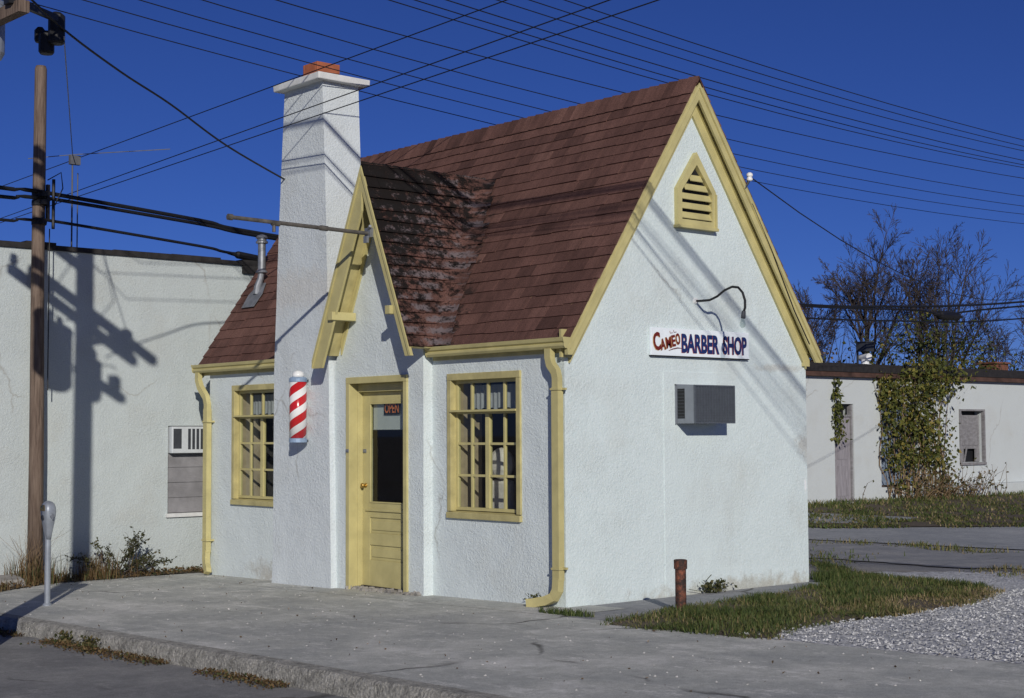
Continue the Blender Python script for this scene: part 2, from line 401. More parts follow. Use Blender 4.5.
def rust_mat():
    m, nt, b = mat('rusty_red_paint'); vec = coords(nt)
    f = noise(nt, vec, 16, 7, .7)
    L(nt, ramp(nt, f, [(.44, (.030,.018,.015)), (.53, (.12,.045,.028)), (.64, (.26,.085,.045))]), b.inputs['Base Color'])
    b.inputs['Roughness'].default_value = .8; bump(nt, b, f, .6, .01); return m
M['rust'] = rust_mat()
def pole_stripes():
    m, nt, b = mat('barber_stripes'); vec = coords(nt)
    s = N(nt, 'ShaderNodeSeparateXYZ'); L(nt, vec, s.inputs[0])
    ang = math_(nt, 'DIVIDE', math_(nt, 'ARCTAN2', s.outputs['Y'], s.outputs['X']), 2*math.pi)
    k = math_(nt, 'FRACT', math_(nt, 'ADD', math_(nt, 'SUBTRACT', math_(nt, 'DIVIDE', s.outputs['Z'], .19), math_(nt, 'MULTIPLY', ang, 2.0)), 20.1))
    L(nt, ramp(nt, k, [(0, (.78,.78,.77)), (.47, (.50,.018,.022))], 'CONSTANT'), b.inputs['Base Color'])
    b.inputs['Roughness'].default_value = .22; return m
M['stripes'] = pole_stripes()

# ------------------------------------------------------------------ terrain
def ss(a, b, v):
    t = min(1, max(0, (v-a)/(b-a))); return t*t*(3-2*t)
KY = -3.95                                   # kerb line
def G(x, y):
    return .02*max(-9, min(7, x))*(1-ss(5, 14, y))
def grid_sheet(xs, ys, zf, mb=None):
    mb = mb or MB(); n = len(mb.v); nx = len(xs)
    mb.v += [(x, y, zf(x, y)) for y in ys for x in xs]
    for j in range(len(ys)-1):
        for i in range(nx-1):
            a = n + j*nx + i
            mb.f.append((a, a+1, a+1+nx, a+nx)); mb.c.append(.5)
    return mb
def fr(a, b, st):
    n = max(1, round((b-a)/st)); return [a+(b-a)*i/n for i in range(n+1)]
gx = [-900,-300,-120,-60,-30,-20] + fr(-14, 14, .7) + [20,30,60,120,300,900]
gy = [-900,-300,-120,-60,-30,-15,-9,-6,-4.6] + [KY+.08, KY+.12] + fr(-3.6, 16, .7) + [20,26,34,50,90,200,900]
def gz(x, y):
    if y < KY+.10: return G(x, KY) - .135
    if y < -.3: return G(x, y) - .06
    return G(x, y) - .012
struct(grid_sheet(gx, gy, gz).build('ground', M['ground']))
road = grid_sheet([-900,-120,-40,-20]+fr(-14,14,1)+[20,40,120,900], [-16,-12,-8,-6,-5,-4.4,KY+.02], lambda x, y: G(x, KY)-.128)
struct(road.build('road', M['road']))

# sidewalk slab with a worn kerb edge
sw = MB()
xs = [-60,-40,-30,-22,-16] + fr(-12, 12, .25) + [16,22,30,40,60]
ys = [KY+.16, -3.3, -2.8, -2.2, -1.6, -1.0, -.55]
grid_sheet(xs, ys, lambda x, y: G(x, y) + .004, sw)
for i in range(len(xs)-1):                   # back edge drop
    a, b_ = xs[i], xs[i+1]
    sw.poly([(b_, -.55, G(b_,-.55)+.004), (a, -.55, G(a,-.55)+.004), (a, -.55, G(a,-.55)-.1), (b_, -.55, G(b_,-.55)-.1)])
struct(sw.build('sidewalk', M['sidewalk']))
ap = grid_sheet(fr(-7.02, .5, .47), [-.553, -.25, 0, .3], lambda x, y: G(x, y) + .006)
struct(ap.build('forecourt', M['sidewalk']))
kb = MB()
kxs = [-60,-40,-30,-22,-16] + fr(-12, 12, .035) + [16,22,30,40,60]
prof = []
for x in kxs:
    j = (.5*math.sin(x*7.1)+.35*math.sin(x*17.3+1)+.35*R.uniform(-1,1)) if -12 < x < 12 else 0
    ch = max(0, math.sin(x*1.9)+math.sin(x*4.3+1)-1.15) if -12 < x < 12 else 0
    e = KY + .01*j + .025*ch
    prof.append([(x, KY+.16, G(x,KY)+.006), (x, e+.02, G(x,KY)+.006+.003*j-.012*ch), (x, e, G(x,KY)-.014-.02*ch), (x, e-.018-.012*j, G(x,KY)-.07), (x, e-.035, G(x,KY)-.2)])
for a, b_ in zip(prof, prof[1:]):
    for k in range(4): kb.poly([a[k+1], b_[k+1], b_[k], a[k]])
struct(kb.build('kerb', M['kerb']))
# dark paved strip along the side wall
def cells(poly, step, zf, mb=None):
    mb = mb or MB(); x0 = min(p[0] for p in poly); x1 = max(p[0] for p in poly); y0 = min(p[1] for p in poly); y1 = max(p[1] for p in poly)
    for i in range(int((x1-x0)/step)+1):
        for j in range(int((y1-y0)/step)+1):
            a, b_ = x0+i*step, y0+j*step
            if inside(poly, a+step/2, b_+step/2): mb.poly([(x, y, zf(x, y)) for x, y in ((a,b_),(a+step,b_),(a+step,b_+step),(a,b_+step))])
    return mb
def inside(poly, x, y):
    c = False; n = len(poly); j = n-1
    for i in range(n):
        xi, yi = poly[i]; xj, yj = poly[j]
        if (yi > y) != (yj > y) and x < (xj-xi)*(y-yi)/(yj-yi)+xi: c = not c
        j = i
    return c
st = MB()
sp = [(.02,-.546),(1.2,-.546),(1.4,-.2),(1.1,.5),(1.0,1.3),(.9,2.2),(.7,3.2),(.5,3.9),(-.6,4.6),(-.6,3.65),(.02,3.65)]
st.poly([(x, y, G(x,y)+.002) for x, y in sp])
struct(st.build('side_path', M['strip']))
# old lot paving behind, in two pieces
lot = grid_sheet(fr(-12,9,.8), fr(9.4,15,.7), lambda x, y: G(x,y)+.003)
struct(lot.build('parking_lot', M['lot']))
l2 = MB(); pts = [(-8,5.4),(-1.9,6.6),(.2,6.2),(1.6,6.9),(2.4,7.9),(4,8.9),(9,9.1),(9,9.3),(-8,9.3)]
cells(pts, .12, lambda x, y: G(x,y)+.002, l2)
struct(l2.build('parking_lot', M['strip']))

# ------------------------------------------------------------------ barber shop
LX = -6.657; W = 3.636; RY = 1.81; RZ = 5.30; EY = -.06; EZ = 2.53; BEY = 3.77; BEZ = 2.50
shop = thing('barber_shop', (-3.3, 1.8, 0), 'small white stucco cottage shop with steep brown shingle roof and yellow trim', 'shop')

def wall_grid(mb, us, zs, holes, P, t, rev_mb=None):
    """us/zs breaks; holes = set of (i,j) cells left open; P(u, depth, z)"""
    nu, nz = len(us)-1, len(zs)-1
    op = lambda i, j: (i < 0 or j < 0 or i >= nu or j >= nz or (i, j) in holes)
    for i in range(nu):
        for j in range(nz):
            if (i, j) in holes: continue
            a, b_, c, d = us[i], us[i+1], zs[j], zs[j+1]
            mb.poly([P(a,0,c), P(b_,0,c), P(b_,0,d), P(a,0,d)])
            mb.poly([P(a,t,c), P(a,t,d), P(b_,t,d), P(b_,t,c)])
            for (q, e) in (((i-1,j), (a,c,a,d)), ((i+1,j), (b_,c,b_,d)), ((i,j-1), (a,c,b_,c)), ((i,j+1), (a,d,b_,d))):
                if op(*q):
                    mb.poly([P(e[0],0,e[1]), P(e[2],0,e[3]), P(e[2],t,e[3]), P(e[0],t,e[1])])
T = .19
wb = MB()
WIN = [(-6.02, -4.92), (-1.70, -.68)]         # clear openings of the two windows
WZ0, WZ1 = .86, 2.185
wall_grid(wb, [LX+T, WIN[0][0]-.03, WIN[0][1]+.03, -3.40, -2.30, WIN[1][0]-.03, WIN[1][1]+.03, -T], [-.3, WZ0-.02, 2.215, 2.47],
          {(1,1), (5,1), (3,0), (3,1)}, lambda u, d, z: (u, d, z), T)
wb.build('front_wall', M['stucco'], shop)
# gable walls
gb = MB()
def zroof(y): return (EZ + (RZ-EZ)*(y-EY)/(RY-EY)) if y < RY else (BEZ + (RZ-BEZ)*(BEY-y)/(BEY-RY))
gpts = [(0,-.3),(W,-.3),(W,zroof(W)-.09),(RY,RZ-.12),(0,zroof(0)-.09)]
gb.prism([(-T, y, z) for y, z in gpts], (T, 0, 0))
gb.build('gable_wall', M['stucco_gable'], shop)
g2 = MB(); g2.prism([(LX, y, z) for y, z in gpts], (T, 0, 0)); g2.build('gable_wall', M['stucco'], shop)
bw = MB(); bw.box(LX+T, -T, W-T, W-.002, -.3, 2.44); bw.build('back_wall', M['stucco'], shop)
# faint raised infill of an old doorway, with a ragged seam
pt = MB(); pt.box(-.01, .007, 1.35, 2.37, -.2, 2.255)
pt.build('wall_patch', M['stucco_gable'], shop, bevel=.004)
# room inside
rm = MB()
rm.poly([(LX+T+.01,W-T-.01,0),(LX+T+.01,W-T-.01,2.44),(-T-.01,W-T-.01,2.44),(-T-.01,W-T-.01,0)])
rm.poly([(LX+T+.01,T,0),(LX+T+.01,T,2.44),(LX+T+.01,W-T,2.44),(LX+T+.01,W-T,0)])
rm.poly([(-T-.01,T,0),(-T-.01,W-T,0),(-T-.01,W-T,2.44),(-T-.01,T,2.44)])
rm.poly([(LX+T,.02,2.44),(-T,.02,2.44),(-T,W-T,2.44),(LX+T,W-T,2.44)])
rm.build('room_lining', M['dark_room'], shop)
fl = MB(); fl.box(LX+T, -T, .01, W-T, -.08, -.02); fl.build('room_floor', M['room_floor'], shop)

# entry bay with its own gable
AX, AZ = -2.72, 4.55; LFX, RFX, FZ = -3.63, -1.86, 2.535
DY = -.12; BY = -.41
DX0, DX1, DZ1 = -3.345, -2.355, 2.195
eb = MB()
def ent(poly): eb.prism([(x, DY, z) for x, z in poly], (0, .32, 0))
ent([(-3.66,-.3),(DX0-.03,-.3),(DX0-.03,DZ1+.03),(-3.66,DZ1+.03)])
ent([(DX1+.03,-.3),(-2.03,-.3),(-2.03,DZ1+.03),(DX1+.03,DZ1+.03)])
ent([(-3.66,DZ1+.03),(-2.03,DZ1+.03),(-2.03,2.90),(AX,AZ-.12),(-3.50,2.75),(-3.66,2.40)])
eb.build('entry_wall', M['stucco'], shop)

# chimney
ch = MB()
def chsec(xl, xr, yf, yb, z): return [(xl,yf,z),(xr,yf,z),(xr,yb,z),(xl,yb,z)]
lev = [chsec(-4.845,-3.60,-.21,.30,-.3), chsec(-4.825,-3.625,-.195,.30,.25), chsec(-4.82,-3.68,-.19,.31,2.4), chsec(-4.725,-3.735,-.19,.31,4.1), chsec(-4.61,-3.815,-.19,.31,5.675)]
for a, b_ in zip(lev, lev[1:]):
    for k in range(4):
        ch.poly([a[k], a[(k+1) % 4], b_[(k+1) % 4], b_[k]])
ch.poly(lev[-1])
chim = ch.build('chimney', M['stucco_chimney'], shop)
cp = MB()
def ring(x0,x1,y0,y1,z): return [(x0,y0,z),(x1,y0,z),(x1,y1,z),(x0,y1,z)]
cp.hexa(ring(-4.685,-3.725,-.30,.41,5.672) + ring(-4.69,-3.72,-.305,.415,5.752))
cp.hexa(ring(-4.68,-3.73,-.295,.405,5.7525) + ring(-4.42,-3.96,-.06,.20,5.80))
cp.build('chimney_cap', M['concrete_cap'], chim, bevel=.012)
fu = MB()
for (a, b_, c, d) in ((-4.36,-4.325,-.10,.22), (-4.095,-4.06,-.10,.22), (-4.325,-4.095,-.10,-.065), (-4.325,-4.095,.185,.22)):
    fu.box(a, b_, c, d, 5.76, 5.965)
fu.build('flue', M['clay'], chim, bevel=.008)

# ---- roofs
def tabs(mb, P0, U, S, Nn, ulen, slen, expo=.142, tabw=.31, th=.011, uclip=None):
    P0, U, S, Nn = V(P0), V(U).normalized(), V(S).normalized(), V(Nn).normalized()
    nrow = int(slen/expo)+1
    for r in range(nrow):
        s0 = r*expo; s1 = min(s0+expo+.012, slen)
        if s1-s0 < .02: continue
        u = -R.uniform(0, tabw); base = R.uniform(.40,.54)
        while u < ulen:
            w = tabw*R.choice((1,1,1,.5,.8)) ; a = max(0, u+.002); b_ = min(ulen, u+w-.002)
            u += w
            if b_-a < .01: continue
            j0 = R.uniform(-.006,.006)+.006*math.sin((u+r*1.7)*2.1); h = th+R.uniform(-.002,.006)
            t = min(1, max(0, base + R.gauss(0, .15)))
            q = lambda uu, s_, n_: P0 + U*uu + S*s_ + Nn*n_
            m_ = (a+b_)/2
            j1 = j0+R.uniform(-.005,.005)
            A = [q(a,s0+j0,h), q(b_,s0+j1,h+R.uniform(-.002,.003)), q(b_,s1,.001), q(a,s1,.001)]
            B = [q(a,s0+j0,-.004), q(b_,s0+j1,-.004)]
            mb.add(A+B, [(0,1,2,3),(4,5,1,0),(4,0,3),(1,5,2)], t)
def slope(name, e0, e1, r1, r0, material, sub=.06, cut=.12, **kw):
    """roof slab with eave e0->e1 and ridge r0->r1, tabs on top"""
    e0, e1, r1, r0 = map(V, (e0, e1, r1, r0))
    U = (e1-e0).normalized(); Sv = (r0-e0); S = (Sv - U*Sv.dot(U)).normalized(); n = U.cross(S)
    if n.z < 0: n = -n
    sl = MB(); dn = -n*.014
    sl.prism([e0+dn, e1+dn, r1+dn-S*cut, r0+dn-S*cut], -n*sub)
    sl.build(name+'_deck', M['trim_dark'], shop)
    tb = MB(); tabs(tb, e0 - n*.012, U, S, n, (e1-e0).length, Sv.dot(S), **kw)
    return tb.build(name, material, shop)
RX0, RX1 = -6.88, .125
slope('roof_slope', (RX0,EY,EZ), (RX1,EY,EZ), (RX1,RY,RZ), (RX0,RY,RZ), M['shingle'])
slope('roof_slope', (RX0,BEY,BEZ), (RX1,BEY,BEZ), (RX1,RY,RZ), (RX0,RY,RZ), M['shingle'])
BK = 1.40
slope('entry_roof_slope', (RFX,BY-.01,FZ), (RFX,BK,FZ), (AX,BK,AZ), (AX,BY-.01,AZ), M['moss_shingle'], sub=.035, cut=.16, expo=.135, th=.021)
slope('entry_roof_slope', (LFX,BY-.01,FZ), (LFX,BK,FZ), (AX,BK,AZ), (AX,BY-.01,AZ), M['shingle'], sub=.035, cut=.16)
rc = MB()
x = RX0
while x < RX1-.05:
    w = .14
    b_ = min(RX1, x+w+.012); t = min(1, max(0, R.gauss(.42,.2)))
    s1, s2 = 1.489*.13, 1.40*.13
    lift = .014; A = [(x,RY-.13,RZ-s1+lift),(b_,RY-.13,RZ-s1+lift-.009),(b_,RY,RZ+lift-.007),(x,RY,RZ+lift+.006),(b_,RY+.13,RZ-s2+lift-.009),(x,RY+.13,RZ-s2+lift)]
    rc.add(A, [(0,1,2,3),(3,2,4,5)], t); x += w
rc.build('ridge_cap', M['shingle'], shop)
rc = MB(); y = BY-.01
while y < 1.3:
    b_ = y+.152; t = R.uniform(.2,.7); lift = .012
    A = [(AX-.055,y,AZ-.125+lift),(AX-.055,b_,AZ-.125+lift-.006),(AX,b_,AZ+lift-.004),(AX,y,AZ+lift+.006),(AX+.055,b_,AZ-.125+lift-.006),(AX+.055,y,AZ-.125+lift)]
    rc.add(A, [(0,1,2,3),(3,2,4,5)], t); y += .14
rc.build('ridge_cap', M['moss_shingle'], shop)

vm = MB()
vA, vB = V((-1.93,-.04,2.56)), V((-2.70,1.275,4.515))
nv = 17
for r in range(nv):
    p0 = vA.lerp(vB, r/nv); p1 = vA.lerp(vB, (r+1.12)/nv); w0 = R.uniform(.16,.24); w1 = R.uniform(.20,.34); tn = min(1, max(0, R.gauss(.42,.15)))
    lo, hi = [], []
    for k in range(9):
        t = k/8
        for (pp, lst, lift) in ((p0, lo, .020), (p1, hi, .004)):
            A_ = pp+V((0,-w0,0)); B_ = pp+V((w1,0,0)); q = A_*(1-t)**2 + pp*2*t*(1-t) + B_*t*t
            nrm = (V((.92,0,.39))*(1-t) + V((0,-.83,.557))*t).normalized(); lst.append(q + nrm*lift)
    for k in range(8):
        vm.poly([lo[k], lo[k+1], hi[k+1], hi[k]], tn)
        dn_ = V((0,0,-.016)); vm.poly([lo[k]+dn_, lo[k+1]+dn_, lo[k+1], lo[k]], tn)
vm.build('roof_valley', M['moss_shingle'], shop)
# ---- trim of the big gable (both ends)
def vtrim(mb, x0, x1, top, drop, y_in=0):
    """inverted V in the y-z plane"""
    f0, f1 = EY-.02, BEY+.0
    zt = lambda y: zroof(y) - top
    for (ya, zc) in ((f0, 2.375), (f1, 2.40)):
        k = abs((zt(RY)-zt(ya))/(RY-ya)); g = 1 if ya < RY else -1
        zlow = zt(ya)-drop
        if zlow < zc: yi = ya + g*(zc-zlow)/k; P_ = [(ya, zt(ya)), (RY, zt(RY)), (RY, zt(RY)-drop), (yi, zc), (ya, zc)]
        else: P_ = [(ya, zt(ya)), (RY, zt(RY)), (RY, zt(RY)-drop), (ya, zlow)]
        mb.prism([(x0, y, z) for y, z in P_], (x1-x0, 0, 0))
for nm, xa, xb, xc in (('bargeboard', .092, .118, .03), ('bargeboard', LX-.195, LX-.17, LX-.03)):
    mb = MB(); vtrim(mb, xa, xb, .085, .155)
    vtrim(mb, xb, xb+.014 if xb > 0 else xb-.02, .068, .05)
    mb.build(nm, M['trim'], shop)
fz = MB()
for (ya, yb) in ((.05, RY), (RY, W-.02)):
    zt = lambda y: zroof(y) - .09
    fz.prism([(.002, ya, zt(ya)), (.002, yb, zt(yb)), (.002, yb, zt(yb)-.30), (.002, ya, zt(ya)-.30)], (.026, 0, 0))
    fz.prism([(.029, ya, zt(ya)), (.029, yb, zt(yb)), (.029, yb, zt(yb)-.13), (.029, ya, zt(ya)-.13)], (.022, 0, 0))
fz.box(.002, .03, -.065, .055, 2.355, 2.62)
fz.box(.002, .03, W-.07, W+.035, 2.36, 2.52)
fz.build('gable_frieze', M['trim'], shop)
# eave return boxes and soffit boards
sf = MB()
sf.box(-1.98, .09, -.033, -.003, 2.40, 2.47); sf.build('eave_fascia', M['trim_dark'], shop)
sf = MB(); sf.box(RX0+.05, -4.83, -.033, -.003, 2.40, 2.47); sf.build('eave_fascia', M['trim_dark'], shop)

# ---- entry gable trim
eg = MB()
def erk(mb, y0, y1, top, drop, ext=0, zcl=2.37, zcr=2.44, kl=1.7):
    for fx in (LFX, RFX):
        zc = zcl if fx < AX else zcr
        k = (AZ-FZ)/(AX-fx)
        zt = lambda xx: AZ + (xx-AX)*k - top
        dx = ext*(1 if fx > AX else -1)
        xa = fx+dx
        dr_ = drop*(kl if fx < AX else .9)
        zlow = zt(xa)-dr_
        xi = xa + max(0, (zc-zlow))/k; pp = [(xa, zt(xa)), (AX, zt(AX)), (AX, zt(AX)-dr_), (xi, max(zc, zlow)), (xa, max(zc, zlow))]
        mb.prism([(x, y0, z) for x, z in (pp if zlow < zc else pp[:4])], (0, y1-y0, 0))
erk(eg, BY-.012, BY+.016, .045, .28, .02)
erk(eg, BY-.026, BY-.0125, .035, .085, .02, kl=1.0)
eg.build('entry_bargeboard', M['trim'], shop)
ef = MB(); erk(ef, DY-.022, DY-.002, .135, .14, -.12, 2.50, 2.45, 1.0)
ef.build('entry_frieze', M['trim'], shop)
for xx in (-3.255, -2.20):
    lk = MB(); lk.box(xx-.045, xx+.045, BY-.05, DY-.024, 2.885, 2.975)
    lk.build('lookout_beam', M['trim'], shop, bevel=.006)

# ---- gutters and downspouts
def gutter(x0, x1, z=2.437):
    g = MB(); pr = [(-.035,0),(-.105,0),(-.122,.022),(-.122,.040),(-.108,.052),(-.128,.066),(-.138,.098),(-.128,.102),(-.114,.075),(-.094,.052),(-.1,.018),(-.042,.012),(-.042,.095),(-.035,.095)]
    g.prism([(x0, y, z+h) for y, h in pr], (x1-x0, 0, 0))
    for xe in (x0-.004, x1-.001): g.prism([(xe, y, z+h) for y, h in [(-.035,-.002),(-.108,-.002),(-.125,.02),(-.125,.05),(-.142,.104),(-.035,.1)]], (.005, 0, 0))
    return g.build('gutter', M['trim'], shop)
gutter(-1.985, .125); gutter(-6.90, -4.825)
def rtube(mb, path, w, d):
    """rectangular pipe in the x-z plane (w along x-ish, d along y)"""
    path = [V(p) for p in path]; rg = []
    for i, p in enumerate(path):
        t = (path[min(i+1, len(path)-1)] - path[max(i-1, 0)]).normalized()
        a = t.cross(V((0,1,0)))
        if a.length < .3: a = t.cross(V((1,0,0)))
        a.normalize(); b_ = t.cross(a).normalized()
        rg.append([p+a*w/2+b_*d/2, p-a*w/2+b_*d/2, p-a*w/2-b_*d/2, p+a*w/2-b_*d/2])
    vs = [q for r_ in rg for q in r_]; fs = []
    for i in range(len(path)-1):
        for k in range(4): fs.append((i*4+k, i*4+(k+1) % 4, i*4+4+(k+1) % 4, i*4+4+k))
    fs += [(3,2,1,0), tuple(range(len(vs)-4, len(vs)))]
    mb.add(vs, fs)
ds = MB()
rtube(ds, [(-.115,-.085,2.44),(-.115,-.085,2.36),(-.10,-.08,2.29),(-.045,-.07,2.22),(-.03,-.068,2.16),(-.03,-.068,2.05)], .082, .062)
rtube(ds, [(-.03,-.068,2.07),(-.03,-.068,.26)], .092, .07)
rtube(ds, [(-.03,-.07,.28),(-.035,-.075,.17),(-.075,-.085,.10),(-.16,-.105,.065),(-.29,-.14,.038),(-.36,-.16,.03)], .086, .072)
for z in (2.045, .36): ds.box(-.085, .028, -.112, -.0, z, z+.018)
ds.box(.0, .07, -.06, -.035, 2.045, 2.065); ds.box(.0, .07, -.06, -.035, .365, .385)
ds.build('downspout', M['trim'], shop)
ds = MB()
rtube(ds, [(-6.80,-.085,2.44),(-6.80,-.085,2.34),(-6.76,-.08,2.25),(-6.63,-.07,2.12),(-6.60,-.068,2.03),(-6.60,-.068,1.95)], .08, .062)
rtube(ds, [(-6.60,-.068,1.97),(-6.60,-.068,.16)], .092, .07)
rtube(ds, [(-6.60,-.07,.18),(-6.59,-.08,.08),(-6.54,-.1,.0),(-6.48,-.12,-.05),(-6.46,-.13,-.09)], .08, .07)
for z in (1.8, .30): ds.box(-6.655, -6.53, -.112, -.0, z, z+.022)
ds.build('downspout', M['trim'], shop)

# ---- windows
def window(x0, x1, z0, z1, first):
    cw = .062
    cs = MB()                                  # casing and sill
    cs.box(x0-cw, x0, -.022, .05, z0-.012, z1); cs.box(x1, x1+cw, -.022, .05, z0-.012, z1)
    cs.box(x0-cw, x1+cw, -.024, .05, z1+.001, z1+.07)
    cs.hexa([(x0-cw-.004,-.034,z0-.082),(x1+cw+.004,-.034,z0-.082),(x1+cw+.004,.10,z0-.082),(x0-cw-.004,.10,z0-.082),
             (x0-cw-.004,-.034,z0-.022),(x1+cw+.004,-.034,z0-.022),(x1+cw+.004,.10,z0-.003),(x0-cw-.004,.10,z0-.003)])
    w = cs.build('window', M['trim_dark'], shop, bevel=.004)
    ms = MB(); y0, y1 = .045, .085
    zt = z0 + (z1-z0)*.755
    e = .032
    for (a, b_, c, d) in ((x0,x0+e,z0,z1),(x1-e,x1,z0,z1),(x0+e,x1-e,z0,z0+e),(x0+e,x1-e,z1-e,z1)): ms.box(a, b_, y0, y1, c, d)
    ms.box(x0+e, x1-e, y0-.012, y1, zt-.022, zt+.022)
    ms.box(x0-.005, x1+.005, -.034, y0-.013, zt+.0, zt+.02)     # drip ledge of the transom bar
    xm = (x0+x1)/2
    ms.box(xm-.028, xm+.028, y0-.004, y1, z0+e, zt-.023)
    for f in (.25, .75):
        xx = x0+(x1-x0)*f; ms.box(xx-.013, xx+.013, y0+.004, y1-.008, z0+e, zt-.023)
    for f in (.25, .5, .75):
        xx = x0+(x1-x0)*f; ms.box(xx-.013, xx+.013, y0+.004, y1-.008, zt+.023, z1-e)
    for f in (1/3, 2/3):
        zz = z0+e+(zt-z0-e)*f
        for (a, b_) in ((x0+e, xm-.029), (xm+.029, x1-e)): ms.box(a, b_, y0+.006, y1-.010, zz-.012, zz+.012)
    ms.build('sash', M['trim'], w)
    gl = MB(); gl.poly([(x0,.066,z0),(x1,.066,z0),(x1,.066,z1),(x0,.066,z1)]); gl.build('glass', M['glass'], w)
    for (xa, xb) in ((x0-.06, x0-.002), (x1+.002, x1+.06)):
        jm = MB(); jm.box(xa, xb, .088, .40, z0, z1); jm.build('jamb_lining', M['tan'], w)
    cu = MB(); n = 60; zb = zt+.03
    for i in range(n):                         # short pleated curtain in the top lights
        a, b_ = x0+.16+(x1-x0-.17)*i/n, x0+.16+(x1-x0-.17)*(i+1)/n
        ya = .16+.006*math.sin(i*1.3); yb = .16+.006*math.sin((i+1)*1.3)
        cu.poly([(a,ya,zb+.012*math.sin(i*.7)),(b_,yb,zb+.012*math.sin((i+1)*.7)),(b_,yb,z1-.05),(a,ya,z1-.05)])
    cu.build('curtain', M['cloth'], w)
    return w
window(WIN[0][0], WIN[0][1], WZ0, WZ1, True)
window(WIN[1][0], WIN[1][1], WZ0, WZ1, False)

# ---- door
df = MB()
df.box(DX0-.065, DX0, DY-.024, .05, -.07, DZ1); df.box(DX1, DX1+.065, DY-.024, .05, -.115, DZ1)
df.box(DX0-.065, DX1+.065, DY-.026, .05, DZ1+.001, DZ1+.072)
df.box(DX0, DX0+.014, -.03, .05, -.03, DZ1-.001); df.box(DX1-.014, DX1, -.03, .05, -.03, DZ1-.001); df.box(DX0+.015, DX1-.015, -.03, .05, DZ1-.09, DZ1-.001)
df.build('door_frame', M['trim'], shop, bevel=.004)
dl = MB(); a, b_ = DX0+.016, DX1-.016; y0, y1 = .03, .07
zb, ztop = -.028, DZ1-.092
gx0, gx1, gz0, gz1 = a+.135, b_-.135, .885, 1.985
dl.box(a, gx0, y0, y1, zb, ztop); dl.box(gx1, b_, y0, y1, zb, ztop)
dl.box(gx0, gx1, y0, y1, gz1, ztop); dl.box(gx0, gx1, y0, y1, .725, gz0)
dl.box(gx0, gx1, y0, y1, .425, .555); dl.box(gx0, gx1, y0, y1, zb, .262)
dl.box(gx0, gx1, y0+.014, y1, .262, .425); dl.box(gx0, gx1, y0+.014, y1, .555, .725)
for (c, d) in ((.262,.425), (.555,.725)):       # panel mouldings
    dl.box(gx0+.035, gx1-.035, y0+.004, y0+.0135, c+.035, d-.035)
dl.box(gx0-.06, gx1+.06, y0-.018, y0-.001, .795, .822)
for (p, q, r_, s_) in ((gx0-.0,gx0+.016,gz0,gz1),(gx1-.016,gx1,gz0,gz1),(gx0+.016,gx1-.016,gz0,gz0+.016),(gx0+.016,gx1-.016,gz1-.016,gz1)): dl.box(p, q, y0-.008, y0+.012, r_, s_)
door = dl.build('door', M['trim'], shop, bevel=.003)
gl = MB(); gl.poly([(gx0,.05,gz0),(gx1,.05,gz0),(gx1,.05,gz1),(gx0,.05,gz1)]); gl.build('door_glass', M['glass'], door)
shd = MB(); shd.box(gx0+.008, gx1-.008, .075, .079, 1.695, gz1+.02); shd.tube([(gx0+.01,.077,1.693),(gx1-.01,.077,1.693)], .008, 6); shd.build('window_shade', M['shade'], door)
kn = MB(); kc = V((a+.062, y0, 1.075))
kn.tube([kc+V((0,.0,0)), kc+V((0,-.008,0))], .026, 14); kn.tube([kc+V((0,-.008,0)), kc+V((0,-.03,0)), kc+V((0,-.04,0)), kc+V((0,-.058,0)), kc+V((0,-.065,0))], [.010,.010,.026,.026,.012], 14)
kn.build('door_knob', M['brass'], door, smooth=True)
hs = MB(); hs.box(DX0-.055, DX0-.002, DY-.032, DY-.0245, 1.44, 1.475); hs.box(DX0-.05, DX0-.0, DY-.036, DY-.0325, 1.452, 1.462)
hs.build('hasp_staple', M['steel'], door); hs = MB()
hs.box(a+.01, a+.07, y0-.006, y0-.0005, 1.432, 1.475); hs.tube([(a+.045,y0-.006,1.452),(a+.045,y0-.02,1.452)], .014, 10)
hs.build('door_hasp', M['steel'], door)
rb = MB()
for i in range(60):                             # crumbled threshold under the door
    x = R.uniform(DX0-.05, DX1+.25); z = G(x, DY)
    s_ = R.uniform(.012,.035); c = V((x, R.uniform(DY-.03, DY+.12) if x < DX1 else DY-R.uniform(.0,.03), z+s_*.4))
    rot = Matrix.Rotation(R.uniform(0,6), 3, 'Z') @ Matrix.Rotation(R.uniform(-.6,.6), 3, 'X')
    vs = [c + rot @ V((sx*s_*R.uniform(.6,1.2), sy*s_*R.uniform(.6,1.2), sz*s_*R.uniform(.5,.9))) for sx, sy, sz in ((-1,-1,-1),(1,-1,-1),(1,1,-1),(-1,1,-1),(-1,-1,1),(1,-1,1),(1,1,1),(-1,1,1))]
    rb.hexa(vs)
rb.box(DX0, DX1, DY+.05, .2, -.2, -.035)
rb.build('threshold', M['stone'], shop)

# ---- gable vent
gv = MB()
vy0, vy1, vz0, vzs, vza = 1.545, 2.125, 3.755, 4.13, 4.525; vym = (vy0+vy1)/2; cw = .06
inner = [(vy0+cw,vz0+cw),(vy1-cw,vz0+cw),(vy1-cw,vzs-.02),(vym,vza-.13),(vy0+cw,vzs-.02)]
outer = [(vy0,vz0),(vy1,vz0),(vy1,vzs),(vym,vza),(vy0,vzs)]
for i in range(5):
    j = (i+1) % 5
    gv.prism([(.001,*outer[i]),(.001,*outer[j]),(.001,*inner[j]),(.001,*inner[i])], (.055, 0, 0))
gv.box(.001, .078, vy0-.015, vy1+.015, vz0-.03, vz0-.001)
gv.box(.001, .07, vy1-.02, vy1+.004, vz0, vzs-.02)
vent = gv.build('gable_vent', M['trim'], shop)
bk = MB(); bk.prism([(.001,*p) for p in inner], (.004, 0, 0)); bk.build('vent_backing', M['black'], vent)
lv = MB()
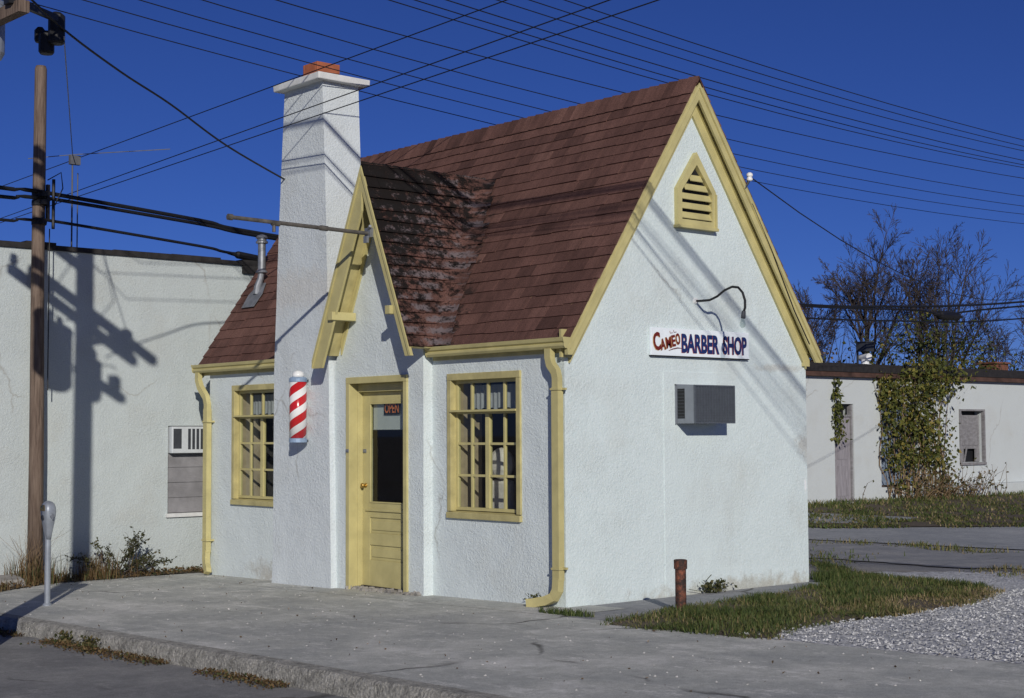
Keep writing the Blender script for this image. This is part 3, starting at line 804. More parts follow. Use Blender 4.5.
for k in range(6):
    z = vz0+cw+.012+k*.098
    if z < vzs-.06: ya, yb = vy0+cw, vy1-cw
    else:
        t = (z+.06-(vzs-.02))/(vza-.13-(vzs-.02)); t = max(0, min(.9, t)); ya = vy0+cw+(vym-vy0-cw)*t; yb = vy1-cw-(vy1-cw-vym)*t
    if yb-ya < .05: continue
    lv.hexa([(.047,ya,z),(.047,yb,z),(.052,yb,z+.006),(.052,ya,z+.006),(.010,ya,z+.066),(.010,yb,z+.066),(.014,yb,z+.072),(.014,ya,z+.072)])
lv.build('louvre', M['trim'], vent)

# ---- flue pipe on the left roof slope
vp = MB(); c = (-6.43, .62, 0)
vp.lathe(c, [(.050,3.76),(.050,4.13)], 18); vp.lathe(c, [(.058,3.735),(.080,3.745),(.058,3.78)], 18)
vp.lathe(c, [(.05,4.12),(.078,4.13),(.078,4.152),(.06,4.165),(.06,4.185),(.082,4.195),(.06,4.23),(.02,4.245)], 18)
vp.tube([(-6.43,.62,3.76),(-6.43,.60,3.66),(-6.45,.57,3.56),(-6.45,.56,3.46)], [.04,.042,.045,.05], 12)
vp.build('roof_flue_pipe', M['steel'], shop, smooth=False)
fs = MB()
def onroof(x, y, o=.02): return (x, y-o*.83, EZ+(RZ-EZ)*(y-EY)/(RY-EY)+o*.56)
fs.prism([onroof(-6.60,.44),onroof(-6.30,.44),onroof(-6.28,.56),onroof(-6.36,.66),onroof(-6.52,.66),onroof(-6.62,.56)], (0,-.005,.004))
fs.build('roof_flashing', M['steel'], shop)

# ------------------------------------------------------------------ text
def text_mesh(s, shear=0, bold=0):
    cu = bpy.data.curves.new('lettering', 'FONT'); cu.body = s; cu.size = 1; cu.shear = shear; cu.offset = bold
    cu.resolution_u = 3
    ob = bpy.data.objects.new('lettering', cu); COL.objects.link(ob)
    dg = bpy.context.evaluated_depsgraph_get(); dg.update()
    me = bpy.data.meshes.new_from_object(ob.evaluated_get(dg))
    vs = [v.co.copy() for v in me.vertices]; fs_ = [tuple(p.vertices) for p in me.polygons]
    bpy.data.objects.remove(ob); bpy.data.curves.remove(cu); bpy.data.meshes.remove(me)
    return vs, fs_
def put_text(mb, s, O, U, Vv, w, h, shear=0, bold=0, rot=0):
    """fit text into a w x h box whose lower left is O"""
    vs, fs_ = text_mesh(s, shear, bold)
    x0 = min(v.x for v in vs); x1 = max(v.x for v in vs); y0 = min(v.y for v in vs); y1 = max(v.y for v in vs)
    O, U, Vv = V(O), V(U), V(Vv)
    c, sn = math.cos(rot), math.sin(rot); pts = []
    for v in vs:
        a = (v.x-x0)/(x1-x0)*w; b_ = (v.y-y0)/(y1-y0)*h
        pts.append(O + U*(a*c-b_*sn) + Vv*(a*sn+b_*c))
    mb.add(pts, fs_)

# ---- wall sign
SY0, SY1, SZ0, SZ1 = 1.152, 2.640, 2.412, 2.690
sign = thing('shop_sign', (.02, 1.9, 2.41), 'white painted sign board with red and navy lettering on the gable wall', 'sign')
sb = MB(); sb.box(.004, .034, SY0, SY1, SZ0, SZ1); sb.build('board', M['board_white'], sign, bevel=.003)
se = MB()
se.box(.002, .037, SY0-.004, SY1+.004, SZ0-.009, SZ0-.001); se.build('edge_strip', M['black'], sign)
lt = MB(); U, Z = (0,1,0), (0,0,1)
put_text(lt, 'BARBER', (.0375,1.594,2.448), U, Z, .575, .195, bold=.036)
put_text(lt, 'SHOP', (.0375,2.228,2.448), U, Z, .375, .195, bold=.036)
lt.build('shop_lettering', M['navy'], sign)
ls = MB()
put_text(ls, 'BARBER', (.0358,1.588,2.444), U, Z, .575, .195, bold=.036)
put_text(ls, 'SHOP', (.0358,2.222,2.444), U, Z, .375, .195, bold=.036)
ls.build('letter_outline', M['red_line'], sign)
cm = MB(); cs_ = MB()
for chh, y, z, w, h in (('C',1.195,2.452,.105,.185),('A',1.292,2.462,.076,.115),('M',1.372,2.482,.078,.115),('E',1.456,2.504,.056,.115),('O',1.516,2.522,.066,.118)):
    put_text(cm, chh, (.0375,y,z), U, Z, w, h, bold=.034, rot=.16)
    put_text(cs_, chh, (.0358,y-.008,z-.005), U, Z, w, h, bold=.036, rot=.16)
cm.build('name_lettering', M['maroon'], sign); cs_.build('name_outline', M['tan_line'], sign)
fl_ = MB(); fl_.tube([(.037,1.40,2.463),(.037,1.46,2.481),(.037,1.53,2.494),(.037,1.60,2.492)], [.002,.005,.006,.002], 6)
fl_.build('flourish', M['maroon'], sign); fl_ = MB(); fl_.tube([(.037,1.42,2.662),(.037,1.425,2.640),(.037,1.46,2.645)], .003, 5); fl_.build('flourish', M['maroon'], sign); fl_ = MB(); fl_.tube([(.037,1.475,2.672),(.037,1.48,2.650),(.037,1.515,2.655)], .003, 5)
fl_.build('flourish', M['maroon'], sign)

# ---- lamp arm above the sign
lamp = thing('sign_lamp', (0, 1.842, 2.99), 'bare bulb on bent black pipe arm above the wall sign', 'lamp')
am = MB()
ap_ = [(0,1.842,2.99),(.08,1.842,2.985),(.20,1.842,2.985),(.30,1.842,3.015),(.40,1.842,3.07),(.50,1.842,3.098),(.58,1.842,3.085),(.635,1.842,3.03),(.665,1.842,2.95),(.665,1.842,2.88),(.645,1.842,2.83)]
am.tube(ap_, .0125, 8); am.build('arm', M['black'], lamp, smooth=True)
sk = MB(); sk.tube([(.648,1.842,2.845),(.64,1.842,2.79),(.635,1.842,2.77)], [.02,.024,.021], 10); sk.build('socket', M['dark_metal'], lamp)
bl = MB(); bl.tube([(.635,1.842,2.772),(.633,1.842,2.75),(.630,1.842,2.725),(.628,1.842,2.70),(.626,1.842,2.682),(.625,1.842,2.675)], [.013,.020,.030,.030,.018,.004], 12); bl.build('bulb', M['glass'], lamp, smooth=True)
rs = MB(); rs.tube([(.0,1.842,2.99),(.025,1.842,2.99)], [.035,.025], 10); rs.build('mounting_plate', M['porcelain'], lamp)

# ---- air conditioner on the gable wall
ac = thing('air_conditioner', (.13, 1.83, 1.73), 'dark grey window air conditioner sticking out of the white gable wall', 'air conditioner')
P = .265; y0, y1, z0, z1 = 1.525, 2.135, 1.73, 2.115
bx = MB()
bx.box(0, P-.03, y0, y0+.012, z0, z1); bx.box(0, P-.03, y1-.012, y1, z0, z1); bx.box(0, P-.03, y0+.012, y1-.012, z0, z0+.012); bx.box(0, P-.03, y0+.012, y1-.012, z1-.012, z1)
bx.box(.0, .02, y0-.012, y0-.0005, z0-.01, z1+.012); bx.box(0, .02, y0-.012, y1+.008, z1+.0005, z1+.012)
bx.box(P-.13, P-.012, y0-.004, y0-.0005, z0, z1)
bx.build('casing', M['ac_side'], ac)
gr = MB(); gr.box(.035, .132, y0-.003, y0-.001, z0+.05, z1-.035); gr.build('side_grille', M['black'], ac)
gs = MB()
for k in range(9): gs.box(.04, .127, y0-.008, y0-.0035, z0+.062+k*.033, z0+.07+k*.033)
gs.build('grille_slats', M['dark_metal'], ac)
fg = MB(); fg.box(P-.03, P-.012, y0, y1, z0, z1)
for k in range(22): fg.box(P-.0115, P-.004, y0+.015, y1-.015, z0+.018+k*.0162, z0+.025+k*.0162)
for k in range(15): fg.box(P-.0115, P-.001, y0+.02+k*.0405, y0+.024+k*.0405, z0+.012, z1-.012)
fg.build('coil_grille', M['ac_dark'], ac)
fr_ = MB()
for (a, b_, c, d) in ((y0-.002,y0+.014,z0-.001,z1+.001),(y1-.014,y1+.002,z0-.001,z1+.001),(y0+.014,y1-.014,z1-.014,z1+.001),(y0+.014,y1-.014,z0-.001,z0+.012)): fr_.box(P-.012, P+.002, a, b_, c, d)
fr_.build('grille_frame', M['ac_dark'], ac)

# ---- insulator and wire on the rake
ins = thing('wire_insulator', (.125, 2.55, 4.33), 'small white porcelain insulator on the right rake board of the gable', 'insulator')
q = MB(); q.lathe((.145,2.56,0), [(.02,4.29),(.032,4.30),(.032,4.32),(.022,4.33),(.034,4.345),(.034,4.365),(.018,4.38)], 12); q.build('spool', M['porcelain'], ins)
q = MB(); q.tube([(.12,2.50,4.20),(.135,2.53,4.25),(.145,2.56,4.30)], .012, 6); q.build('bracket', M['dark_metal'], ins)

# ---- barber pole
bc = V((-4.115, -.312, 0))
bp = thing('barber_pole', (bc.x, bc.y, 1.53), 'red and white striped barber pole on the chimney front', 'barber pole')
q = MB(); q.lathe((bc.x,bc.y,0), [(.098,1.60),(.098,2.235)], 32); cyl = q.build('striped_cylinder', M['stripes'], bp, smooth=False)
for p_ in cyl.data.polygons: p_.use_smooth = len(p_.vertices) == 4
q = MB(); q.lathe((bc.x,bc.y,0), [(.095,2.236),(.104,2.238),(.104,2.275),(.09,2.29)], 32); q.build('collar', M['blue_cap'], bp)
q = MB(); q.lathe((bc.x,bc.y,0), [(.09,1.548),(.104,1.552),(.104,1.592),(.095,1.599)], 32); q.build('collar', M['blue_cap'], bp)
q = MB(); q.lathe((bc.x,bc.y,0), [(.068,2.291),(.068,2.318),(.058,2.345),(.034,2.362),(.005,2.368)], 24); q.build('dome', M['white_enamel'], bp, smooth=True)
for z in (1.57, 2.255):
    q = MB(); q.box(bc.x-.03, bc.x+.03, bc.y+.09, -.17, z-.012, z+.012); q.build('wall_bracket', M['dark_metal'], bp)
# ---- iron bracket arm of a lost sign
br = thing('sign_bracket', (-2.54, -.38, 3.78), 'empty horizontal iron pipe bracket projecting from the entry gable', 'bracket')
q = MB(); q.tube([(-2.54,-.11,3.755),(-2.54,-.95,3.768),(-2.54,-2.12,3.785)], .021, 10)
q.tube([(-2.54,-2.10,3.785),(-2.54,-2.15,3.786)], .032, 10)
for y in (-1.02, -1.60): q.tube([(-2.54,y-.045,3.77),(-2.54,y+.045,3.768)], .028, 10)
q.tube([(-2.54,-1.62,3.77),(-2.54,-1.62,3.68)], .018, 8)
q.build('pipe', M['old_pipe'], br)
q = MB(); q.box(-2.59, -2.49, -.47, -.428, 3.72, 3.82); q.box(-2.57, -2.51, -.50, -.471, 3.66, 3.73); q.tube([(-2.54,-.46,3.80),(-2.46,-.49,3.83)], .016, 8)
q.build('clamp', M['steel'], br)
# ---- open sign behind the door glass
og = thing('open_sign', (-2.79, .046, 1.87), 'small black OPEN sign with orange letters hanging in the door glass', 'sign')
q = MB(); q.box(-2.965, -2.675, .054, .058, 1.852, 2.0); q.build('plate', M['black'], og)
q = MB(); put_text(q, 'OPEN', (-2.948,.0525,1.868), (1,0,0), (0,0,1), .256, .105, bold=.018); q.build('lettering', M['orange'], og)
# ---- things seen through the right window
chr_ = thing('barber_chair', (-1.47, .6, -.02), 'pale rounded barber chair seen in the dark room behind the right window', 'chair')
q = MB(); cc = V((-1.41,.42,1.33))
n = 14
for i in range(8):
    t0, t1 = -math.pi/2+math.pi*i/8, -math.pi/2+math.pi*(i+1)/8
    for k in range(n):
        a0, a1 = 2*math.pi*k/n, 2*math.pi*(k+1)/n
        f = lambda t, a: cc + V((.17*math.cos(t)*math.cos(a), .10*math.cos(t)*math.sin(a), .165*math.sin(t)))
        q.poly([f(t0,a0), f(t0,a1), f(t1,a1), f(t1,a0)])
q.build('headrest', M['pale_vinyl'], chr_, smooth=True)
q = MB(); q.box(-1.62, -1.32, .42, .54, .62, 1.16); q.build('backrest', M['pale_vinyl'], chr_, bevel=.04)
q = MB(); q.box(-1.72, -1.22, .42, .85, .48, .61); q.build('seat', M['dark_metal'], chr_, bevel=.03)
q = MB(); q.lathe((-1.47,.62,0), [(.28,-.02),(.26,.03),(.06,.07),(.06,.48)], 16); q.build('pedestal', M['steel'], chr_)

# ------------------------------------------------------------------ neighbour on the left
NX = -7.6
nb = thing('neighbour_building', (-12, 1, -.2), 'long white stucco side wall of the flat roofed building on the left', 'building')
q = MB(); wz = lambda y: 3.95 + .012*y
WY0, WY1, WNZ0, WNZ1 = -.085, .72, .605, 1.765
q_ys = [-2.75, WY0, WY1, 9.0]
wall_grid(q, q_ys, [-.5, WNZ0, WNZ1, 3.97], {(1,1)}, lambda u, d, z: (NX-d, u, z), .25)
q.build('wall', M['stucco_left'], nb)
q = MB(); q.box(-16, NX-.26, -2.75, -2.5, -.5, 3.97); q.box(-16, -15.7, -2.5, 9.0, -.5, 3.97); q.box(-15.7, NX-.26, 8.75, 9.0, -.5, 3.97); q.build('rear_walls', M['stucco_left'], nb)
q = MB(); q.box(-15.9, NX-.02, -2.7, 8.9, 3.80, 3.9); q.build('roof', M['tar'], nb)
q = MB(); y = -2.78
while y < 9.0:
    l = R.uniform(.22,.5); h = R.uniform(.035,.06); o = R.uniform(.02,.045)
    q.box(NX-.3, NX+o, y, min(9.0, y+l)-.001, 3.972, 3.99+h+(.035 if R.random() < .14 else 0)); y += l
q.build('roof_edge', M['tar'], nb)
q = MB()
q.box(NX-.26, NX+.05, 1.02, 1.9, 3.86, 3.968); q.build('scupper_box', M['tar'], nb)
q = MB(); q.box(NX-.12, NX-.06, WY0, WY1, WNZ0+.06, 1.40)
for k in range(4):
    z = WNZ0+.012+k*.2; q.box(NX-.06, NX-.045-.004*(k % 2), WY0+.002, WY1-.002, z, z+.194)
bw_ = q.build('window', M['board'], nb)
q = MB(); q.box(NX-.10, NX+.035, WY0-.03, WY1+.03, WNZ0-.045, WNZ0+.005); q.build('sill', M['concrete_cap'], bw_)
q = MB(); q.box(NX-.2, NX-.04, WY0, WY0+.02, WNZ0+.01, WNZ1); q.build('frame', M['dark_metal'], bw_)
ac2 = thing('air_conditioner', (NX, .32, 1.40), 'pale air conditioner with vertical slats set in the boarded window of the left building', 'air conditioner')
ya, yb, za, zb = WY0+.022, WY1-.022, 1.402, 1.755
q = MB(); q.box(NX-.3, NX+.07, ya, yb, za, zb); q.build('casing', M['ac_white'], ac2, bevel=.008)
q = MB()
for k in range(9):
    yy = ya+.235+k*.062
    if yy+.04 < yb: q.box(NX+.0695, NX+.072, yy, yy+.04, za+.05, zb-.03)
q.box(NX+.0695, NX+.0715, ya+.02, ya+.14, za+.06, zb-.03)
q.build('grille_slots', M['dark_metal'], ac2)

# rooftop aerials
an = thing('television_aerial', (-8.17, -1.2, 3.95), 'tall thin aerial mast with one long rod above the left building roof', 'antenna')
q = MB(); q.tube([(-8.17,-1.2,3.9),(-8.17,-1.2,5.33)], .011, 6); q.tube([(-8.20,-1.11,3.9),(-8.20,-1.11,5.1)], .008, 6); q.box(-8.2,-8.14,-1.24,-1.1,5.20,5.32); q.build('mast', M['mast'], an)
q = MB(); q.tube([(-8.6,-1.62,5.29),(-8.17,-1.2,5.33),(-7.2,-.3,5.37)], .006, 5); q.build('rod', M['steel'], an)
a2 = thing('roof_aerial', (-9.4, 3.6, 3.9), 'small low fishbone aerial on the left building roof beside the flue pipe', 'antenna')
q = MB(); q.tube([(-9.4,3.6,3.9),(-9.4,3.6,4.95)], .012, 6); q.build('mast', M['dark_metal'], a2)
q = MB(); q.tube([(-9.7,3.1,4.86),(-9.1,4.3,4.86)], .009, 5)
for k in range(7):
    f = k/6; p = V((-9.7+.6*f, 3.1+1.2*f, 4.86)); q.tube([p+V((-.26,.12,0)), p+V((.26,-.12,0))], .006, 4)
q.build('elements', M['dark_metal'], a2)

# ------------------------------------------------------------------ back building
BX = -11.0
bb = thing('back_building', (-15, 21, 0), 'low white building with boarded openings across the rear lot', 'building')
q = MB()
us = [11.0, 18.74, 19.47, 20.53, 22.07, 23.93, 24.985, 34]
wall_grid(q, us, [-.4, .0, .31, .85, 2.16, 2.29, 2.30, 2.915], {(1,1),(1,2),(1,3),(1,4),(3,2),(3,3),(3,4),(3,5),(5,3)}, lambda u, d, z: (BX-d, u, z), .3)
q.build('wall', M['stucco_back'], bb)
q = MB(); q.box(-21, BX-.31, 11, 11.3, -.3, 2.91); q.box(-21, BX-.31, 33.7, 34, -.3, 2.91); q.box(-21, -20.7, 11.3, 33.7, -.3, 2.91); q.build('rear_walls', M['stucco_back'], bb)
q = MB(); q.box(BX-.3, BX+.14, 10.9, 34.1, 2.918, 2.945); q.box(BX-.2, BX+.10, 10.9, 34.1, 2.946, 3.03); q.build('fascia', M['rusty_fascia'], bb)
q = MB(); q.box(-21, BX+.12, 10.9, 34.1, 3.032, 3.16); q.box(-21, BX-.1, 10.9, 34.1, 3.161, 3.25); q.build('roof', M['tar'], bb)
q = MB(); q.box(BX-.13, BX-.07, 18.75, 19.46, -.0, 2.0); q.box(BX-.07, BX-.06, 18.9, 19.3, .15, .85); q.box(BX-.07, BX-.06, 18.9, 19.3, 1.0, 1.85)
dr = q.build('door', M['grey_door'], bb)
q = MB(); q.box(BX-.14, BX-.03, 18.742, 18.80, 0, 2.285); q.box(BX-.14, BX-.03, 19.41, 19.468, 0, 2.285); q.box(BX-.14, BX-.04, 18.8, 19.41, 1.99, 2.04); q.build('door_frame', M['grey_wood'], dr)
q = MB(); q.box(BX-.27, BX-.25, 18.8, 19.41, 2.04, 2.285); q.build('transom', M['black'], dr)
q = MB(); q.box(BX-.22, BX-.14, 20.535, 22.065, .312, 2.298)
w1 = q.build('window', M['blue_wood'], bb)
q = MB(); q.box(BX-.14, BX-.10, 20.54, 20.60, .312, 2.298); q.box(BX-.14, BX-.10, 22.0, 22.06, .312, 2.298); q.box(BX-.14, BX-.10, 20.6, 22.0, .312, .36); q.build('frame', M['bark'], w1)
q = MB()
for (a, b_, c, d) in ((23.94,24.20,1.28,2.15),(24.205,24.975,1.28,2.05),(23.94,24.25,.86,1.275),(24.80,24.975,.86,1.275),(24.255,24.795,1.19,1.275)): q.box(BX-.16, BX-.12, a, b_, c, d)
w2 = q.build('window', M['grey_wood'], bb)
q = MB(); q.box(BX-.26, BX-.24, 23.94, 24.98, .855, 2.155); q.build('dark_opening', M['black'], w2)
q = MB(); q.box(BX-.05, BX+.03, 23.87, 23.94, .80, 2.2); q.box(BX-.05, BX+.03, 24.98, 25.04, .80, 2.2); q.box(BX-.05, BX+.03, 23.94, 24.98, 2.155, 2.2); q.box(BX-.05, BX+.05, 23.87, 25.04, .78, .845)
q.beam((BX-.11,24.2,.85), (BX-.11,24.34,1.25), (.02,0,0), (0,.05,0)); q.build('frame', M['grey_wood'], w2)
q = MB(); q.box(BX+.01, BX+.30, 23.3, 27.5, -.3, .30); q.build('ledge', M['stucco_back'], bb)
q = MB(); q.box(BX-.02, BX+.45, 18.6, 19.6, -.3, .04); q.build('door_step', M['stone'], bb)
q = MB(); q.box(-12.9, -12.4, 27.9, 28.6, 3.2, 3.52); q.box(-12.95, -12.35, 27.85, 28.65, 3.521, 3.57); q.build('chimney', M['brick'], bb)
rv = thing('roof_ventilator', (-11.7, 20.93, 3.26), 'white ventilator drum under a small dark hood on the low rear roof', 'ventilator')
q = MB(); q.lathe((-11.7,20.93,0), [(.16,3.26),(.16,3.29),(.10,3.30),(.10,3.40)], 14); q.tube([(-11.86,20.98,3.455),(-11.54,20.88,3.465)], .085, 14); q.build('drum', M['white_enamel'], rv)
q = MB(); q.box(-11.85, -11.55, 20.78, 21.10, 3.60, 3.82); q.box(-11.88, -11.52, 20.75, 21.13, 3.82, 3.84); q.build('hood', M['dark_metal'], rv)
for yy in (20.79, 21.05):
    q = MB(); q.box(-11.85, -11.81, yy, yy+.04, 3.26, 3.60); q.build('leg', M['dark_metal'], rv)

# ------------------------------------------------------------------ foliage helpers
def leaf(mb, p, s_, tone, droop=0, nrm=None):
    d = V((R.gauss(0,1), R.gauss(0,1), R.gauss(0,1)-droop)).normalized()
    e = d.cross(V((R.gauss(0,1), R.gauss(0,1), R.gauss(0,1)))).normalized()
    p = V(p); k = d.cross(e)*s_*.12
    mb.poly([p, p+d*s_*.45+e*s_*.32+k, p+d*s_, p+d*s_*.45-e*s_*.32+k], tone)
def blade(mb, p, h, w, lean, tone):
    p = V(p); a = R.uniform(0, 6.283); dx = V((math.cos(a), math.sin(a), 0)); s_ = V((-dx.y, dx.x, 0))*w
    m_ = p + dx*lean*.35 + V((0,0,h*.6)); t = p + dx*lean + V((0,0,h))
    mb.poly([p-s_, p+s_, m_+s_*.7, m_-s_*.7], tone); mb.poly([m_-s_*.7, m_+s_*.7, t], tone)
def inside(poly, x, y):
    c = False; n = len(poly); j = n-1
    for i in range(n):
        xi, yi = poly[i]; xj, yj = poly[j]
        if (yi > y) != (yj > y) and x < (xj-xi)*(y-yi)/(yj-yi)+xi: c = not c
        j = i
    return c
def edge_d(poly, x, y):
    best = 9; n = len(poly)
    for i in range(n):
        a, b_ = V((*poly[i],0)), V((*poly[(i+1) % n],0)); p = V((x,y,0)); ab = b_-a
        t = max(0, min(1, (p-a).dot(ab)/max(1e-9, ab.length_squared))); best = min(best, (p-a-ab*t).length)
    return best
def vn(x, y):   # cheap value noise
    return .5+.25*math.sin(x*2.3+1.7*math.sin(y*1.9))+.25*math.sin(y*2.9+1.3*math.sin(x*3.1+.5))

# grass patch beside the side path
gp = [(1.30,-.72),(1.12,-.45),(1.02,.0),(.86,.55),(.84,1.15),(.78,1.75),(.60,2.6),(.42,3.4),(.30,3.75),(.05,3.95),(-.35,4.3),(-1.0,5.25),(-1.67,5.9),(-.77,5.25),(-.02,4.75),(.69,4.5),(1.24,4.38),(1.70,4.2),(2.2,3.74),(2.55,3.01),(2.67,2.4),(2.70,1.72),(2.76,1.27),(2.62,1.03),(2.63,.67),(2.68,.15),(2.73,-.21),(2.95,-.60),(2.60,-.70),(2.16,-.66),(1.8,-.74)]
q = MB(); q.poly([(x, y, G(x,y)+.008) for x, y in gp]); struct(q.build('soil', M['soil']))
q = MB(); cnt = 0
while cnt < 19000:
    x, y = R.uniform(-1.7, 3.3), R.uniform(-.85, 5.95)
    ins_ = inside(gp, x, y); d = edge_d(gp, x, y)
    if not ins_ and d > .10*R.random()+.02: continue
    v = vn(x*1.7, y*1.7)
    if R.random() > .15+1.1*v: continue
    dry = .24 + .40*(1-v) + (.35 if (x > 2.0 and y > 1.2) else 0)
    t = min(1, max(0, R.gauss(dry, .22)))
    hh = R.uniform(.03,.09)*(.55+.75*v)*(.6 if (d < .12 or (x > 2.1 and y > 1)) else 1)
    blade(q, (x, y, G(x,y)+.004), hh, R.uniform(.003,.006), R.uniform(.01,.09), t); cnt += 1
for (cx, cy, rr, n_) in ((.45,-.42,.28,420),(.28,3.62,.16,160),(.10,3.86,.22,260)):   # tufts by the wall
    for _ in range(n_):
        a, r_ = R.uniform(0,6.283), rr*R.random()**.6
        x, y = cx+r_*math.cos(a)*1.3, cy+r_*math.sin(a)*.28
        blade(q, (x,y,G(x,y)+.004), R.uniform(.02,.07)*(1 if cy < 1 else 2.2), .004, R.uniform(.01,.06), min(1,max(0,R.gauss(.25,.2))))
stuff(q.build('grass', M['grass']), 'patchy green and tan grass growing beside the white gable wall', 'grass')
# gravel bed
gvp = [(1.2,-.55),(3.0,-.62),(9.0,-.60),(9.0,8.7),(3.5,8.4),(2.2,7.2),(1.4,6.2),(.5,5.6),(-.3,5.0),(.7,4.4),(2.2,3.7),(2.6,2.4),(2.7,1.2),(2.6,.3)]
q = MB()
cells(gvp, .15, lambda x, y: G(x,y)+.005, q)
struct(q.build('gravel_lot', M['gravel']))
q = MB()
for _ in range(11000):
    x, y = R.uniform(2.3, 7.5), R.uniform(-.62, 4.5) if R.random() < .8 else R.uniform(4, 7)
    if not inside(gvp, x, y) or (inside(gp, x, y) and R.random() < .85): continue
    s_ = R.uniform(.008,.02); c = V((x,y,G(x,y)+.006+s_*.3)); t = R.random()
    vs = [c+V((R.uniform(-1,1)*s_*.4+dx*s_, R.uniform(-1,1)*s_*.4+dy*s_, dz*s_*.8)) for dx, dy, dz in ((-1,-.6,0),(1,-.6,0),(0,1,0),(R.uniform(-.3,.3),R.uniform(-.3,.3),1))]
    q.add(vs, [(0,1,3),(1,2,3),(2,0,3)], t)
stuff(q.build('gravel', M['gravel']), 'loose pale grey gravel spread beside the sidewalk', 'gravel')
# rough grass at the foot of the back building
q = MB(); q.poly([(x,y,G(x,y)+.02) for x, y in [(-11,12.2),(-7.2,11.0),(-5.6,11.6),(-3.9,13.2),(-2.6,15.0),(-1,18),(0,34),(-11,34)]]); struct(q.build('soil', M['soil']))
q = MB()
rgp = [(-11,12.2),(-7.2,11.0),(-5.6,11.6),(-3.9,13.2),(-2.6,15.0),(-1,18),(0,34),(-11,34)]
while len(q.f) < 36000:
    y = R.uniform(11,30); x = R.uniform(BX, -1)
    if R.random() > (14/y)**1.6 or (not inside(rgp, x, y) and edge_d(rgp, x, y) > .25): continue
    v = vn(x*1.3, y*1.3); wallish = x < BX+.9
    if not wallish and R.random() > 1.7*v-.25: continue
    t = min(1, max(0, R.gauss(.36+.40*(1-v)-(.12 if wallish else 0), .24)))
    blade(q, (x, y, G(x,y)), R.uniform(.03,.085)*(1.8 if wallish else 1), R.uniform(.008,.015), R.uniform(.03,.12), t)
for _ in range(900):
    y = R.uniform(6.2, 9.6); x = -6+y*.55+R.gauss(0,1.6)
    y2 = 8.9+.3*math.sin(x*1.7)+R.gauss(0,.16)
    if vn(x*2,y2*2) < .45: continue
    blade(q, (x, y2, G(x,y2)), R.uniform(.02,.10), R.uniform(.006,.010), R.uniform(.02,.09), min(1,max(0,R.gauss(.62,.22))))
for _ in range(900):
    x = R.uniform(-6.5,-1.2); y = 5.9+(x+1.2)*-.55+R.gauss(0,.5)
    blade(q, (x, y, G(x,y)), R.uniform(.02,.08), R.uniform(.006,.010), R.uniform(.02,.08), min(1,max(0,R.gauss(.45,.22))))
for _ in range(900):
    x = R.uniform(.6,3.4); y = 6.0+.25*math.sin(x*3)+R.gauss(0,.3)
    blade(q, (x, y, G(x,y)), R.uniform(.02,.07), .006, R.uniform(.02,.07), min(1,max(0,R.gauss(.7,.2))))
stuff(q.build('rough_grass', M['grass']), 'rough grass and weeds along the rear lot and low building', 'grass')

# weeds, dry stalks and leaves along the neighbour's wall
wp = [(-6.30,-2.92),(-7.0,-1.96),(-7.02,-1.2),(-7.08,-.4),(-7.0,.05),(-6.72,.12),(-7.55,.9),(-7.56,-2.7),(-7.5,-2.95)]
q = MB(); q.poly([(x,y,G(x,y)+.014) for x, y in wp]); struct(q.build('soil', M['soil']))
q = MB()
for _ in range(4000):
    x, y = R.uniform(-7.58,-6.25), R.uniform(-2.95,.5)
    if not inside(wp, x, y) and edge_d(wp, x, y) > .05: continue
    if R.random() < .55:
        leaf(q, (x,y,G(x,y)+R.uniform(.015,.06)), R.uniform(.03,.06), min(1,max(0,R.gauss(.5,.25))))
    else:
        k = 1.0 if (y < -1.0) else .45
        blade(q, (x,y,G(x,y)+.01), R.uniform(.05,.16)*k, .004, R.uniform(.01,.08), R.uniform(.3,1))
stuff(q.build('leaf_litter', M['litter']), 'dry leaves and tufts along the foot of the left wall', 'leaf litter')
q = MB()
for _ in range(5200):
    x = R.uniform(-6.0, 1.6); y = KY-.045-abs(R.gauss(0,.085))
    if vn(x*1.3, 3) < .48: continue
    leaf(q, (x,y,G(x,KY)-.124+R.uniform(0,.03)), R.uniform(.012,.034), R.random())
stuff(q.build('gutter_litter', M['litter']), 'fallen leaves and small weeds lying in the street gutter below the kerb', 'leaf litter')
q = MB()
for _ in range(420):
    x, y = R.uniform(-7,5), R.uniform(KY+.2,-.1)
    if y > -.55 and x > .3: continue
    if R.random() < .45: leaf(q, (x,y,G(x,y)+.012), R.uniform(.012,.032), R.random())
    else:
        s_ = R.uniform(.004,.011); c = V((x,y,G(x,y)+.006)); q.add([c+V((-s_,-s_,0)), c+V((s_,-s_*.7,0)), c+V((0,s_,0)), c+V((0,0,s_))], [(0,1,3),(1,2,3),(2,0,3)], 1.0)
stuff(q.build('pavement_debris', M['debris']), 'tiny dry leaves and pebbles scattered over the sidewalk', 'debris')
def stalks(name, cx, cy, n_, h0, h1, label):
    t = thing(name, (cx, cy, G(cx,cy)), label, 'weeds')
    q = MB()
    for _ in range(n_):
        x, y = cx+R.gauss(0,.10), cy+R.gauss(0,.10); h = R.uniform(h0,h1)
        q.tube([(x,y,G(x,y)),(x+R.gauss(0,.03),y+R.gauss(0,.03),G(x,y)+h*.6),(x+R.gauss(0,.10),y+R.gauss(0,.10),G(x,y)+h)], [.0028,.0022,.0014], 4)
    q.build('stalks', M['stem'], t)
    q = MB()
    for _ in range(n_*7):
        blade(q, (cx+R.gauss(0,.16),cy+R.gauss(0,.16),G(cx,cy)+.01), R.uniform(.1,.42), .005, R.uniform(.03,.2), R.uniform(.35,1))
    q.build('blades', M['litter'], t)
stalks('dry_grass_clump', -7.18, -2.12, 34, .35, .70, 'tall dry grass stalks at the foot of the thin wooden pole')
